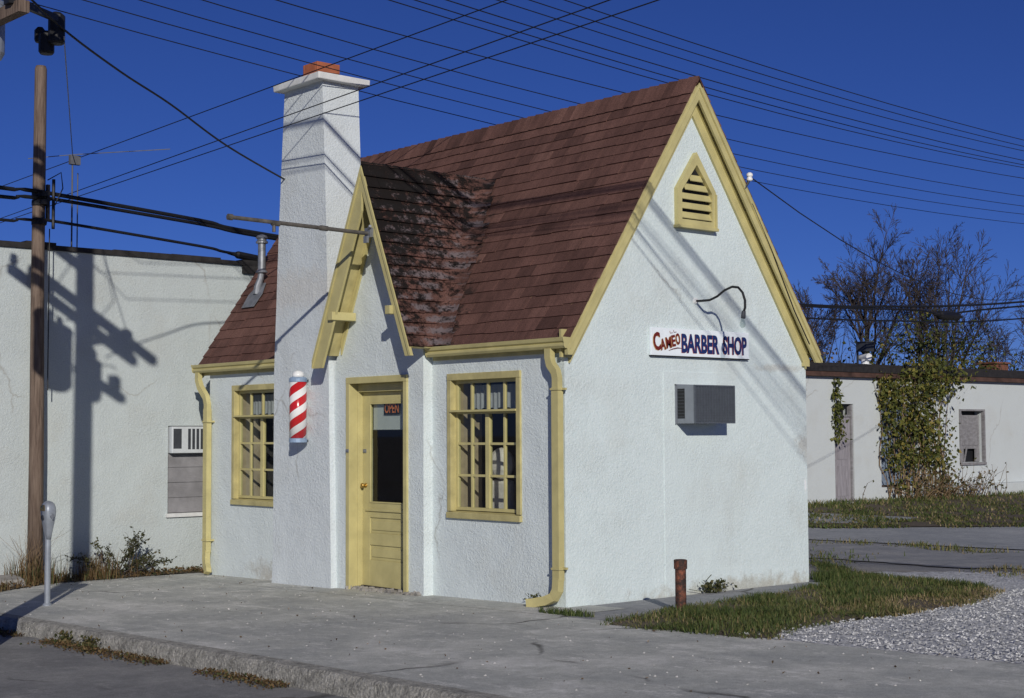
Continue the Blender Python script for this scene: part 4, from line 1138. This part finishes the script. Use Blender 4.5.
stalks('dry_grass_clump', -7.22, -1.22, 26, .14, .34, 'short dry grass clump at the base of the spindly bush')
bu = thing('spindly_bush', (-7.25,-1.0,-.16), 'spindly half bare bush against the left white wall', 'bush')
st_, lf = MB(), MB()
for _ in range(16):
    a = R.uniform(-1.0,1.0); ln = R.uniform(.36,.66); b0 = V((-7.25+R.gauss(0,.05),-1.0+R.gauss(0,.08),-.17))
    dirv = V((R.uniform(-.15,.5), math.sin(a)*1.15, .85)).normalized(); p = b0.copy(); path = [p.copy()]
    for k in range(6):
        dirv = (dirv + V((R.gauss(0,.12), R.gauss(0,.12)+.05*math.copysign(1,a), -.06))).normalized(); p = p+dirv*ln/6; path.append(p.copy())
        if k > 1:
            for _2 in range(3):
                d2 = (dirv + V((R.gauss(0,.6), R.gauss(0,.6), R.gauss(0,.4)))).normalized(); l2 = R.uniform(.08,.2); e = p+d2*l2
                st_.tube([p, e], [.003,.0015], 3)
                for _3 in range(7): leaf(lf, p+d2*l2*R.random(), R.uniform(.02,.045), min(1,max(0,R.gauss(.35,.2))))
    st_.tube(path, [.008,.007,.006,.005,.004,.003,.002], 4)
st_.build('stems', M['bark'], bu); lf.build('leaves', M['weed'], bu)
tag(bu, bu['label'], 'bush')
# weeds in the kerb crack
for nm, x, lab in (('gutter_weed', -2.05, 'low green leafy weed in the gutter, left of the leaf litter'), ('gutter_weed', -1.55, 'straggly green brown weed in the gutter, beside the broken kerb')):
    q = MB()
    for _ in range(170):
        a, r_ = R.uniform(0,6.28), abs(R.gauss(0,.10)); leaf(q, (x+r_*math.cos(a), KY-.07+.35*r_*math.sin(a), G(x,KY)-.122+R.uniform(0,.09)), R.uniform(.02,.05), R.uniform(.2,.9))
    for k in range(26):
        a, r_ = k*.9, R.uniform(.03,.22); q.tube([(x,KY-.07,G(x,KY)-.127),(x+r_*math.cos(a)*.6,KY-.07+.2*r_*math.sin(a),G(x,KY)-.10),(x+r_*math.cos(a),KY-.07+.35*r_*math.sin(a),G(x,KY)-.11+R.uniform(0,.06))], .003, 3, .4)
    tag(q.build(nm, M['weed'], origin=(x,KY-.08,G(x,KY)-.12)), lab, 'weeds')
# sprig by the side wall
q = MB()
for _ in range(90): leaf(q, (.05+R.uniform(0,.07), 2.02+R.gauss(0,.12), .02+R.uniform(0,.10)), .05, R.uniform(.1,.7))
q.tube([(.05,1.93,.0),(.06,1.90,.14),(.07,1.96,.19)], .006, 4, .2)
for k in range(14): q.tube([(.06,1.98,.0),(.05+R.uniform(0,.07),2.02+R.gauss(0,.15),R.uniform(.03,.1))], .003, 3, .3)
tag(q.build('wall_weed', M['weed'], origin=(.07,2.05,.01)), 'small weed sprouting at the foot of the gable wall under the air conditioner', 'weeds')
q = MB()
for k in range(10): q.tube([(-.37,-.06,.0),(-.37+R.gauss(0,.06),-.06+R.gauss(0,.02),R.uniform(.03,.09))], .002, 3, .3)
for _ in range(60): leaf(q, (-.37+R.gauss(0,.05), -.06+R.gauss(0,.02), .01+R.uniform(0,.09)), .04, R.uniform(.1,.5))
tag(q.build('corner_weed', M['weed'], origin=(-.37,-.06,0)), 'tiny green weed at the mouth of the right downspout', 'weeds')

# ------------------------------------------------------------------ vines on the back building
vine = thing('climbing_vine', (BX+.1, 21.4, 0), 'large leafy vine smothering the middle window and roof edge of the rear building', 'vine')
lf, st_ = MB(), MB()
for (y0, y1, z0, z1, n_, th) in ((20.45,21.3,1.0,2.9,900,.16),(21.3,22.4,.9,3.2,1500,.26),(20.7,22.2,.2,1.1,260,.14),(22.3,23.2,.9,2.9,300,.20),(22.4,23.1,.2,1.2,160,.2),(20.4,20.9,2.4,2.95,200,.15),(21.4,23.4,2.7,3.3,700,.4)):
    for _ in range(n_):
        y, z = R.uniform(y0,y1)+R.gauss(0,.10), R.uniform(z0,z1)+R.gauss(0,.12)
        if vn(y*3.1, z*2.7) < .26: continue
        leaf(lf, (BX+.04+abs(R.gauss(0,th)), y, z), R.uniform(.07,.15), min(1,max(0,R.gauss(.48,.24))), .8)
for _ in range(30):
    y = R.uniform(20.6,23.2); p = V((BX+.04,y,0)); path = [p]
    for k in range(7): p = p+V((R.gauss(0,.03), R.gauss(0,.13), .42)); p.x = max(BX+.03, p.x); path.append(p)
    st_.tube(path, [.016,.015,.014,.012,.01,.008,.006,.004], 4)
lf.build('leaves', M['vine'], vine); st_.build('stems', M['stem'], vine)
v2 = thing('climbing_vine', (BX+.1, 18.8, 1.4), 'small hanging vine beside the grey rear door', 'vine')
lf, st_ = MB(), MB()
for (y0,y1,z0,z1,n_) in ((18.62,18.90,1.9,2.9,120),(18.62,19.0,1.45,2.0,60)):
    for _ in range(n_): leaf(lf, (BX+.03+abs(R.gauss(0,.09)), R.uniform(y0,y1), R.uniform(z0,z1)), R.uniform(.08,.15), min(1,max(0,R.gauss(.4,.2))), 1.0)
st_.tube([(BX+.03,18.75,2.95),(BX+.05,18.8,2.2),(BX+.05,18.95,1.5)], .008, 4)
lf.build('leaves', M['vine'], v2); st_.build('stems', M['stem'], v2)
v3 = thing('overgrown_shrub', (-12.3, 24.7, 3.1), 'dark olive tangle of vine and shrub standing above the rear roof', 'shrub')
lf, st_ = MB(), MB()
for _ in range(2300):
    y = R.gauss(24.8,1.6); x = -12.3+R.gauss(0,.5); top = 4.7-.22*abs(y-24.8)**1.3+.3*math.sin(y*4.7)
    z = R.uniform(3.1, max(3.25, top))
    if vn(y*2.6+5, z*2.9) < .33: continue
    leaf(lf, (x,y,z), R.uniform(.06,.14), min(1,max(0,R.gauss(.30,.22))), .3)
for _ in range(45):
    y = R.gauss(24.7,1.2); p = V((-12.3+R.gauss(0,.4), y, 3.1)); d = V((R.gauss(0,.2),R.gauss(0,.4),1)).normalized(); path = [p]
    for k in range(5): d = (d+V((R.gauss(0,.15),R.gauss(0,.2),0))).normalized(); p = p+d*.32; path.append(p)
    st_.tube(path, [.014,.012,.01,.008,.006,.004], 4)
lf.build('leaves', M['vine'], v3); st_.build('stems', M['bark'], v3)
v4 = thing('dry_bramble', (BX+.5, 22.3, 0), 'dry brown bramble stems at the foot of the rear wall vine', 'bramble')
st_, lf = MB(), MB()
for _ in range(120):
    y = R.gauss(22.5,1.0); p = V((BX+.3+abs(R.gauss(0,.25)), y, 0)); d = V((R.uniform(-.2,.5),R.gauss(0,.5),1)).normalized(); path = [p]
    for k in range(4): d = (d+V((R.gauss(0,.2),R.gauss(0,.25),-.18))).normalized(); p = p+d*R.uniform(.12,.28); path.append(p)
    st_.tube(path, [.010,.009,.007,.005,.003], 3)
    for _2 in range(4): leaf(lf, path[R.randint(1,4)], R.uniform(.06,.11), R.uniform(.3,1))
st_.build('stems', M['stem'], v4); lf.build('leaves', M['weed'], v4)

# ------------------------------------------------------------------ bare trees
def tree(x, y, H, width, seed, label, nl=6, r0=.15, lead=True, fork=.28):
    """short trunk, a fan of long rising limbs, fine twigs at their ends"""
    rr = random.Random(seed); t = thing('bare_tree', (x,y,0), label, 'tree', 'bare trees behind the rear building')
    tr, tw = MB(), MB()
    def limb(p, d, ln, r, lev, n_=6):
        path = [p.copy()]; rs = [r]
        for k in range(n_):
            d = (d+V((rr.gauss(0,.085),rr.gauss(0,.085),.035))).normalized(); p = p+d*ln/n_
            path.append(p.copy()); rs.append(max(.006, r*(1-.85*(k+1)/n_)))
        tw.tube(path, rs, 5 if lev < 2 else 3, cap=False)
        if lev >= 3: return
        nch = (10, 8, 6)[lev]
        for c_ in range(nch):
            f = .18+.8*(c_+rr.random())/nch; i = min(n_-1, int(f*n_)); q_ = path[i].lerp(path[i+1], f*n_-i)
            dd = (path[i+1]-path[i]).normalized(); ax = Matrix.Rotation(rr.uniform(0,6.283),3,dd) @ dd.orthogonal().normalized()
            an = rr.uniform(.40,.80); nd = (dd*math.cos(an)+ax*math.sin(an)).normalized()
            limb(q_, nd, ln*rr.uniform(.30,.55)*(1.15-.55*f), max(.0065, rs[i]*.5), lev+1, max(3, n_-2))
    zf = H*fork; path = [V((x,y,-.2)), V((x+rr.gauss(0,.05),y,zf*.5)), V((x,y,zf))]
    if lead: path += [V((x+rr.gauss(0,.08),y,H*.55)), V((x+rr.gauss(0,.1),y,H*.78))]
    rs = [r0, r0*.85, r0*.72, r0*.42, r0*.18][:len(path)]
    tr.tube(path, rs, 8, cap=False)
    for k in range(nl):
        a = 6.283*(k+rr.uniform(-.25,.25))/nl; f = rr.uniform(0,1) if lead else 0
        z0 = zf*1.1+(H*.66-zf)*f*.9 if lead else zf*rr.uniform(.85,1.0)
        reach = width*.5*rr.uniform(.75,1.1)*(1-.45*f); up_ = (H*rr.uniform(.80,.98)-z0)
        d = V((math.cos(a)*reach, math.sin(a)*reach, up_*.8)).normalized()
        limb(V((x,y,z0)), d, math.hypot(reach, up_)*rr.uniform(.82,.98), r0*(.5-.22*f), 0)
    if lead: limb(path[-2], V((0,0,1)), H*.45, r0*.38, 0)
    tr.build('trunk', M['bark'], t, smooth=True); tw.build('crown', M['bark'], t)
tree(-20.4, 33, 8.6, 3.4, 3, 'tallest bare tree, behind the ventilator on the rear roof', nl=9)
tree(-18.7, 33.6, 7.4, 2.0, 11, 'slender bare tree between the tallest and the broad crowned one', nl=3, r0=.10)
tree(-17.4, 33, 8.0, 4.2, 5, 'broad crowned bare tree rising behind the overgrown shrub', nl=7, r0=.13, lead=False, fork=.34)
tree(-22.0, 32.2, 6.6, 2.6, 21, 'lower bare tree nearest the white gable wall', nl=7, r0=.08)
tree(-15.2, 34.2, 6.4, 3.2, 55, 'thin bare tree at the right end of the rear roof', nl=6, r0=.08, lead=False, fork=.3)
q = MB(); 
for _ in range(1700):
    y = 31+R.gauss(0,.6); x = -22.2+R.gauss(0,1.2)
    leaf(q, (x,y,R.uniform(.3,4.6)), R.uniform(.08,.16), R.uniform(.0,.9))
for _ in range(160):
    x = -22.2+R.gauss(0,1.3); p = V((x,31+R.gauss(0,.5),0)); q.tube([p, p+V((R.gauss(0,.3),R.gauss(0,.3),2.6)), p+V((R.gauss(0,.7),R.gauss(0,.5),R.uniform(3.8,5.4)))], [.02,.014,.006], 3, 0.0)
tag(q.build('thicket', M['litter'], origin=(-22.2,31,0)), 'brown thicket of thin stems behind the rear building, beside the gable', 'thicket')

# ------------------------------------------------------------------ street furniture
pm = thing('parking_meter', (-4.32,-3.175,-.08), 'grey parking meter on a thin post at the left kerb', 'parking meter')
mx, my, mz = -4.32, -3.175, -.076
q = MB(); q.lathe((mx,my,mz), [(.030,-.05),(.030,.70)], 16); q.lathe((mx,my,mz), [(.046,-.02),(.046,.006),(.034,.02)], 16); q.build('post', M['grey_paint'], pm)
q = MB()
prof_ = [(-.040,.68),(.040,.68),(.050,.76),(.088,.93),(.092,1.0),(.086,1.05)]
hw = [(.034,.665),(.044,.72),(.066,.82),(.082,.90),(.086,.95),(.083,.985),(.068,1.022),(.042,1.044),(.012,1.053)]
vs, fs2 = [], []; n = 20
for w_, z in hw:
    for k in range(n):
        a = 2*math.pi*k/n; cx_, sy_ = math.cos(a), math.sin(a)
        e = .55
        vs.append((mx+w_*math.copysign(abs(cx_)**e, cx_), my+w_*.72*math.copysign(abs(sy_)**e, sy_), mz+z))
for i in range(len(hw)-1):
    for k in range(n): fs2.append((i*n+k, i*n+(k+1) % n, (i+1)*n+(k+1) % n, (i+1)*n+k))
fs2 += [tuple(range(n-1,-1,-1)), tuple(range((len(hw)-1)*n, len(hw)*n))]
q.add(vs, fs2); q.build('head', M['grey_paint'], pm, smooth=True)
q = MB(); q.prism([(mx-.054,my-.0615,mz+.955),(mx+.054,my-.0615,mz+.955),(mx+.05,my-.060,mz+.995),(mx+.02,my-.050,mz+1.016),(mx-.02,my-.050,mz+1.016),(mx-.05,my-.060,mz+.995)], (0,-.005,0)); q.build('dial_window', M['brass'], pm)
q = MB(); q.tube([(mx,my-.052,mz+.885),(mx,my-.066,mz+.885)], .028, 16); q.build('coin_plate', M['dark_metal'], pm)
q = MB(); q.tube([(mx+.08,my,mz+.90),(mx+.102,my,mz+.90)], .018, 12); q.box(mx+.102, mx+.11, my-.006, my+.006, mz+.87, mz+.93); q.build('handle', M['steel'], pm)

rp = thing('rusty_pipe_post', (1.061,.429,G(1.06,.43)), 'short rusty red pipe post standing in the grass', 'post')
z = G(1.06,.43)
q = MB(); q.lathe((1.061,.429,z), [(.050,-.1),(.050,.40)], 18); q.build('pipe', M['rust'], rp)
q = MB(); q.lathe((1.061,.429,z), [(.051,.385),(.060,.387),(.061,.465),(.055,.47)], 18); q.lathe((1.061,.429,z), [(.046,.46),(.046,.472)], 18); q.build('collar', M['rust'], rp)

q = MB(); q.hexa([(-7.30,-2.62,-.25),(-6.80,-2.62,-.25),(-6.75,-2.30,-.25),(-7.3,-2.25,-.25),(-7.28,-2.60,-.02),(-6.88,-2.59,-.05),(-6.84,-2.34,-.04),(-7.25,-2.28,.0)])
tag(q.build('concrete_block', M['stone'], origin=(-7.05,-2.45,-.2), bevel=.03), 'broken concrete block beside the thin pole at left', 'block')

# thin wooden pole against the neighbour's wall
PX, PY = -7.40, -1.98
up = thing('utility_pole', (PX,PY,-.2), 'thin weathered wooden pole standing against the left building', 'utility pole')
q = MB(); q.tube([(PX,PY,-.4),(PX+.01,PY,1.5),(PX-.02,PY,3.5),(PX,PY,6.20),(PX,PY,6.24)], [.094,.088,.080,.073,.06], 16); q.build('shaft', M['pole'], up, smooth=True)
q = MB()
for z in (4.62, 4.52, 4.28):
    q.box(PX+.05, PX+.17, PY-.03, PY+.03, z-.03, z+.03); q.tube([(PX,PY,z-.03),(PX,PY,z+.03)], .092, 12)
q.box(PX+.05, PX+.09, PY+.06, PY+.10, 4.3, 4.75); q.tube([(PX+.10,PY+.14,4.82),(PX+.10,PY+.14,4.2)], .02, 6)
q.tube([(PX+.085,PY+.10,4.2),(PX+.085,PY+.10,2.2)], .007, 6); q.tube([(PX+.1,PY+.06,4.8),(PX+.18,PY+.2,4.9),(PX+.1,PY+.26,4.72),(PX+.1,PY+.16,4.5)], .008, 5)
q.build('cable_clamps', M['black'], up)

# street pole, mostly out of the picture: its crossarms hang in at the top left and its shadow lies on the wall
SX, SY = -2.09, -4.78
sp_ = thing('street_power_pole', (SX,SY,-.2), 'tall power pole at the kerb with crossarms and transformers', 'utility pole')
q = MB(); q.tube([(SX-.05,SY,-.5),(SX-.02,SY,3),(SX,SY,6),(SX,SY,9.2)], [.125,.115,.108,.09], 16); q.build('shaft', M['pole'], sp_, smooth=True)
ad = V((1,.09,0)).normalized(); an_ = V((-ad.y, ad.x, 0))
def arm(zc, half, two=True, tilt=-.01, right=None):
    rt = half if right is None else right
    q = MB()
    for sgn in ((-1,1) if two else (-1,)):
        c = V((SX,SY,zc)) + an_*sgn*.15
        q.beam(c-ad*half+V((0,0,-.055+tilt*-half))-an_*.045, c+ad*rt+V((0,0,-.055+tilt*rt))-an_*.045, an_*.09, V((0,0,.11)))
    q.build('crossarm', M['pole'], sp_)
    for f in (-.95,-.68,-.38,.38,.68,.95):
        p = MB(); c = V((SX,SY,zc)) + ad*((rt-half)/2+(rt+half)/2*f) - an_*.15
        p.lathe((c.x,c.y,0), [(.014,zc+.05),(.014,zc+.10),(.045,zc+.105),(.05,zc+.14),(.035,zc+.16),(.045,zc+.175),(.04,zc+.21),(.015,zc+.225)], 10)
        p.build('insulator', M['black'], sp_)
arm(5.75, 1.16); arm(6.44, 2.1, False, right=.22); arm(6.80, 2.0, False, right=.22); arm(7.12, 2.0, right=.22)
q = MB(); q.beam((SX,SY-.15,5.03), (SX+.88,SY-.07,5.06), (0,.09,0), (0,0,.10)); q.build('crossarm', M['pole'], sp_)
for (dx, dy, r_, z0, z1) in ((-.70,.05,.20,4.52,5.28), (.22,-.05,.13,4.80,5.30)):
    q = MB(); q.lathe((SX+dx,SY+dy,0), [(r_*.8,z0),(r_,z0+.05),(r_,z1-.06),(r_*1.04,z1-.05),(r_*1.04,z1-.02),(r_*.6,z1)], 24)
    for sgn in (-1,1): q.lathe((SX+dx+sgn*r_*.5,SY+dy,0), [(.03,z1-.01),(.045,z1+.03),(.03,z1+.06),(.045,z1+.09),(.02,z1+.17)], 10)
    q.build('transformer', M['grey_paint'], sp_)
q = MB()
q.box(SX+.70, SX+.80, SY-.12, SY+.0, 5.14, 5.34)
q.tube([(SX+.68,SY,5.4),(SX+.5,SY+.1,5.35),(SX+.33,SY,5.3)], .009, 6)
q.tube([(SX,SY-.2,6.4),(SX-.3,SY-.25,5.9),(SX-.58,SY,5.4)], .008, 6); q.tube([(SX,SY+.2,6.8),(SX+.28,SY+.22,6.1),(SX+.1,SY+.15,5.8),(SX-.5,SY+.05,5.45)], .008, 6)
q.build('fuse_gear', M['black'], sp_)
q = MB(); q.beam((SX,SY+.08,5.40), (-2.40,-3.98,5.36), (.05,.012,0), (0,0,.06)); q.build('bracket_arm', M['dark_metal'], sp_)
for (fx, fy, w_, z0, z1) in ((-2.40,-4.0,.075,5.17,5.46), (-2.50,-4.05,.07,5.09,5.30), (-2.62,-4.06,.05,5.22,5.36)):
    q = MB(); q.lathe((fx,fy,0), [(w_*.8,z0),(w_,z0+.02),(w_,z1-.03),(w_*.5,z1)], 10); q.build('fuse_cutout', M['black'], sp_)
# arms along the street for the street lines
q = MB(); 
for zc in (8.3, 7.62): q.beam((SX+.06,SY-.2,zc-.05), (SX+.06,SY+1.75,zc-.05), (.09,0,0), (0,0,.11))
q.build('crossarm', M['pole'], sp_)

# ------------------------------------------------------------------ wires
def catenary(pts, n=6):
    """smooth the measured points"""
    pts = [V(p) for p in pts]; out = []
    for i in range(len(pts)-1):
        p0, p1, p2, p3 = pts[max(0,i-1)], pts[i], pts[i+1], pts[min(len(pts)-1,i+2)]
        for k in range(n):
            t = k/n
            out.append(.5*((2*p1)+(p2-p0)*t+(2*p0-5*p1+4*p2-p3)*t*t+(3*p1-p0-3*p2+p3)*t**3))
    return out+[pts[-1]]
def sagline(a, b_, sag, n=16):
    a, b_ = V(a), V(b_); return [a.lerp(b_, i/n) - V((0,0,4*sag*(i/n)*(1-i/n))) for i in range(n+1)]
def wire(pts, r, name, label, group=None, cat='wire', sides=5):
    q = MB(); q.tube(pts, r, sides); return tag(q.build(name, M['wire'], origin=pts[0]), label, cat, group)
ordn = ['uppermost', 'second', 'third', 'fourth', 'fifth', 'sixth', 'seventh', 'eighth', 'ninth', 'tenth', 'lowest']
# (offset on the pole, height at pole, low height, y of low point, height at y=17)
GW = [(1.2,6.98,6.92,5,7.19),(.6,7.10,7.045,5,7.29),(.2,7.14,7.085,6,7.335),
      (1.2,6.56,6.465,3.5,6.80),(.6,6.70,6.595,4.5,6.91),(.2,6.78,6.66,5,6.975),(-.3,6.62,6.50,.8,6.90),
      (.9,5.93,5.79,2.5,6.20),(.3,5.97,5.80,3.5,6.15),(-.3,6.02,5.82,5,6.12),(-.9,6.05,5.82,6,6.06)]
for i, (off, zp, zl, yl, z17) in enumerate(GW):
    x0 = -3.15+off
    k1 = (zp-zl)/(yl+4.1)**2; k2 = (z17-zl)/(17-yl)**2
    pts = []
    for j in range(34):
        y = -4.1 + 62*(j-1)/33; z = zl + (k1 if y < yl else k2)*(y-yl)**2
        if y > 30: z = zl + k2*(30-yl)**2 + (y-30)*2*k2*(30-yl)*.5
        if j == 0: y = SY-.15; z = (7.36, 7.04, 6.68)[0 if i < 3 else (1 if i < 7 else 2)]
        pts.append((x0-.13*(y+4.1), y, z))
    wire(pts, .0072 if i < 7 else .006, 'overhead_wire', ordn[i]+' of the eleven thin wires sloping down across the sky to the right edge', 'thin power wires crossing above the shop')
for nm, pts, r in (('upper', [(-5.2,-20,5.19),(-7.05,-4.4,4.69),(-7.31,-2.2,4.655),(-7.35,-1.9,4.65),(-7.62,.4,4.54),(-7.74,1.4,4.46),(-8.4,7,4.29),(-8.9,11,4.25),(-9.41,15.6,4.32),(-9.76,18.5,4.45),(-10.52,24.9,4.90),(-12,37,6.1)], .026),
                   ('middle', [(-5.2,-20,5.07),(-7.05,-4.4,4.57),(-7.31,-2.2,4.57),(-7.35,-1.9,4.585),(-7.62,.4,4.49),(-7.76,1.6,4.41),(-8.4,7,4.25),(-8.9,11,4.22),(-9.41,15.6,4.29),(-9.7,18,4.38),(-9.99,20.5,4.49),(-10.14,21.8,4.47),(-10.21,22.4,4.50),(-10.52,24.9,4.78),(-12,37,5.95)], .024),
                   ('lower', [(-5.2,-20,4.79),(-7.06,-4.4,4.29),(-7.32,-2.2,4.29),(-7.35,-1.9,4.31),(-7.62,.4,4.19),(-7.74,1.4,4.12),(-8.4,7,3.96),(-8.9,11,3.95),(-9.43,15.7,4.04),(-9.87,19.5,4.18),(-10.51,24.9,4.47),(-12,37,5.6)], .019)):
    wire(catenary(pts), r, 'telephone_cable', nm+' one of three thick black cables strung from the thin wooden pole behind the chimney', 'thick black telephone cables', 'cable', 8)
for nm, c0, c1, r, lab in (('splice_case', (-7.70,.98,4.13), (-7.755,1.50,4.085), .052, 'black splice case on the lower cable beside the flue pipe'), ('splice_case', (-10.14,21.75,4.44), (-10.25,22.75,4.45), .11, 'black splice case on the cable in front of the bare trees')):
    q = MB(); q.tube([c0, V(c0).lerp(V(c1),.06), V(c0).lerp(V(c1),.94), c1], [r*.7,r,r,r*.7], 10); q.tube([V(c0)-(V(c1)-V(c0))*.25, c0], [.02,r*.6], 8); q.tube([c1, V(c1)+(V(c1)-V(c0))*.25], [r*.6,.02], 8)
    tag(q.build(nm, M['black'], origin=c0), lab, 'splice case')
for nm, z, pa, pb in (('highest', 5.60, (-22,.115), (25,-1.874)), ('middle', 5.17, (-22,.561), (25,-2.795)), ('lowest', 5.13, (-22,.542), (25,-2.327))):
    wire([(pa[0]+(pb[0]-pa[0])*i/12, pa[1]+(pb[1]-pa[1])*i/12, z) for i in range(13)], .006, 'overhead_wire', nm+' of the three wires rising to the right in front of the chimney', 'wires rising across the chimney')
for y, zs_ , r, lab in ((-4.1, (8.25,7.80,7.60), .040, 'thick bundled cable running along the street above the picture'), (-4.45,(8.0,7.85,7.75), .016, 'street wire nearest the kerb, running along the street above the picture'),):
    pass
def street(y, z8, z12, r, lab):
    k = (z12-z8)/4
    pts = [(x, y, z8 + k*(x-8) + .0016*(x-10)**2) for x in [-3.1+i*1.25 for i in range(34)]]
    wire(pts, r, 'street_wire', lab, 'wires along the street', sides=6)
street(-4.1, 7.86, 7.75, .027, 'thick bundled street cable whose broad shadow crosses the roof and gable')
street(-4.1-.4, 7.88, 7.85, .009, 'thin street wire over the kerb next to the thick cable')
street(-4.1+.5, 7.13, 7.08, .009, 'thin street wire over the kerb on the shop side of the thick cable')
street(-4.1+.9, 6.70, 6.66, .009, 'thin street wire over the kerb farthest from the thick cable')
wire(catenary([(-1.62,-4.78,5.46),(-2.30,-3.994,5.299),(-2.95,-3.1,5.16),(-3.5,-2.277,5.056),(-4.1,-1.25,4.83),(-4.72,.05,4.60)]), .0105, 'service_cable', 'thick service cable drooping from the power pole to the chimney side', None, 'cable', 6)
q = MB(); q.tube(sagline((-2.242,-4.0,5.204), (-8.17,-1.2,5.33), .0), .006, 5); tag(q.build('guy_wire', M['steel'], origin=(-2.242,-4,5.204)), 'thin pale wire running down to the tall aerial mast', 'wire')
wire(sagline((.145,2.56,4.34), (-11.0,30.0,6.3), 1.15), .007, 'service_wire', 'single service wire running from the gable insulator to the right', None, 'wire')
q = MB(); q.tube([(.13,2.55,4.30),(.10,2.50,4.16),(.13,2.62,4.05),(.128,2.95,3.55),(.128,3.30,2.95),(.128,3.55,2.60)], .006, 5); tag(q.build('drip_loop', M['wire'], origin=(.13,2.55,4.3)), 'thin black wire stapled down the right rake board', 'wire')

# ------------------------------------------------------------------ light, sky, camera
Ld = V((-.253,.161,-.119)).normalized()
sun = bpy.data.lights.new('sun', 'SUN'); sun.energy = 5.0; sun.angle = rad(.53); sun.color = (1,.945,.86)
so = bpy.data.objects.new('sun', sun); COL.objects.link(so)
so.rotation_euler = Ld.to_track_quat('-Z','Y').to_euler(); so.location = (15,-10,9)
world = bpy.data.worlds.new('World'); scene.world = world; world.use_nodes = True
nt = world.node_tree; bg = nt.nodes['Background']
sky = nt.nodes.new('ShaderNodeTexSky'); sky.sky_type = 'NISHITA'; sky.sun_disc = False
toS = -Ld
sky.sun_elevation = math.asin(toS.z); sky.sun_rotation = math.atan2(toS.x, toS.y)
sky.altitude = 3000; sky.air_density = 1.0; sky.dust_density = 0; sky.ozone_density = 10.0
tint = nt.nodes.new('ShaderNodeMix'); tint.data_type = 'RGBA'; tint.blend_type = 'MULTIPLY'
tint.inputs[0].default_value = 1; tint.inputs[7].default_value = (.76, .655, .95, 1)     # slide film's violet blue
nt.links.new(sky.outputs[0], tint.inputs[6]); nt.links.new(tint.outputs[2], bg.inputs[0]); bg.inputs[1].default_value = .085

cd = bpy.data.cameras.new('camera'); cam = bpy.data.objects.new('camera', cd); COL.objects.link(cam)
yaw, pit, rol, fpx = .8563, .0563, -.0053, 1503.57
fw = V((-math.cos(pit)*math.sin(yaw), math.cos(pit)*math.cos(yaw), math.sin(pit)))
r_ = V((math.cos(yaw), math.sin(yaw), 0)); u_ = r_.cross(fw)
c, s_ = math.cos(rol), math.sin(rol)
r2, u2 = r_*c+u_*s_, r_*-s_+u_*c
cam.matrix_world = Matrix(((r2.x,u2.x,-fw.x,10.4111),(r2.y,u2.y,-fw.y,-9.6847),(r2.z,u2.z,-fw.z,1.6359),(0,0,0,1)))
cd.sensor_width = 36; cd.lens = fpx/1024*36; cd.clip_end = 3000; cd.clip_start = .05
scene.camera = cam
scene.view_settings.view_transform = 'Standard'; scene.view_settings.look = 'None'
scene.view_settings.exposure = -.63; scene.view_settings.gamma = 1
scene.cycles.use_denoising = True; scene.cycles.max_bounces = 8; scene.cycles.transparent_max_bounces = 12
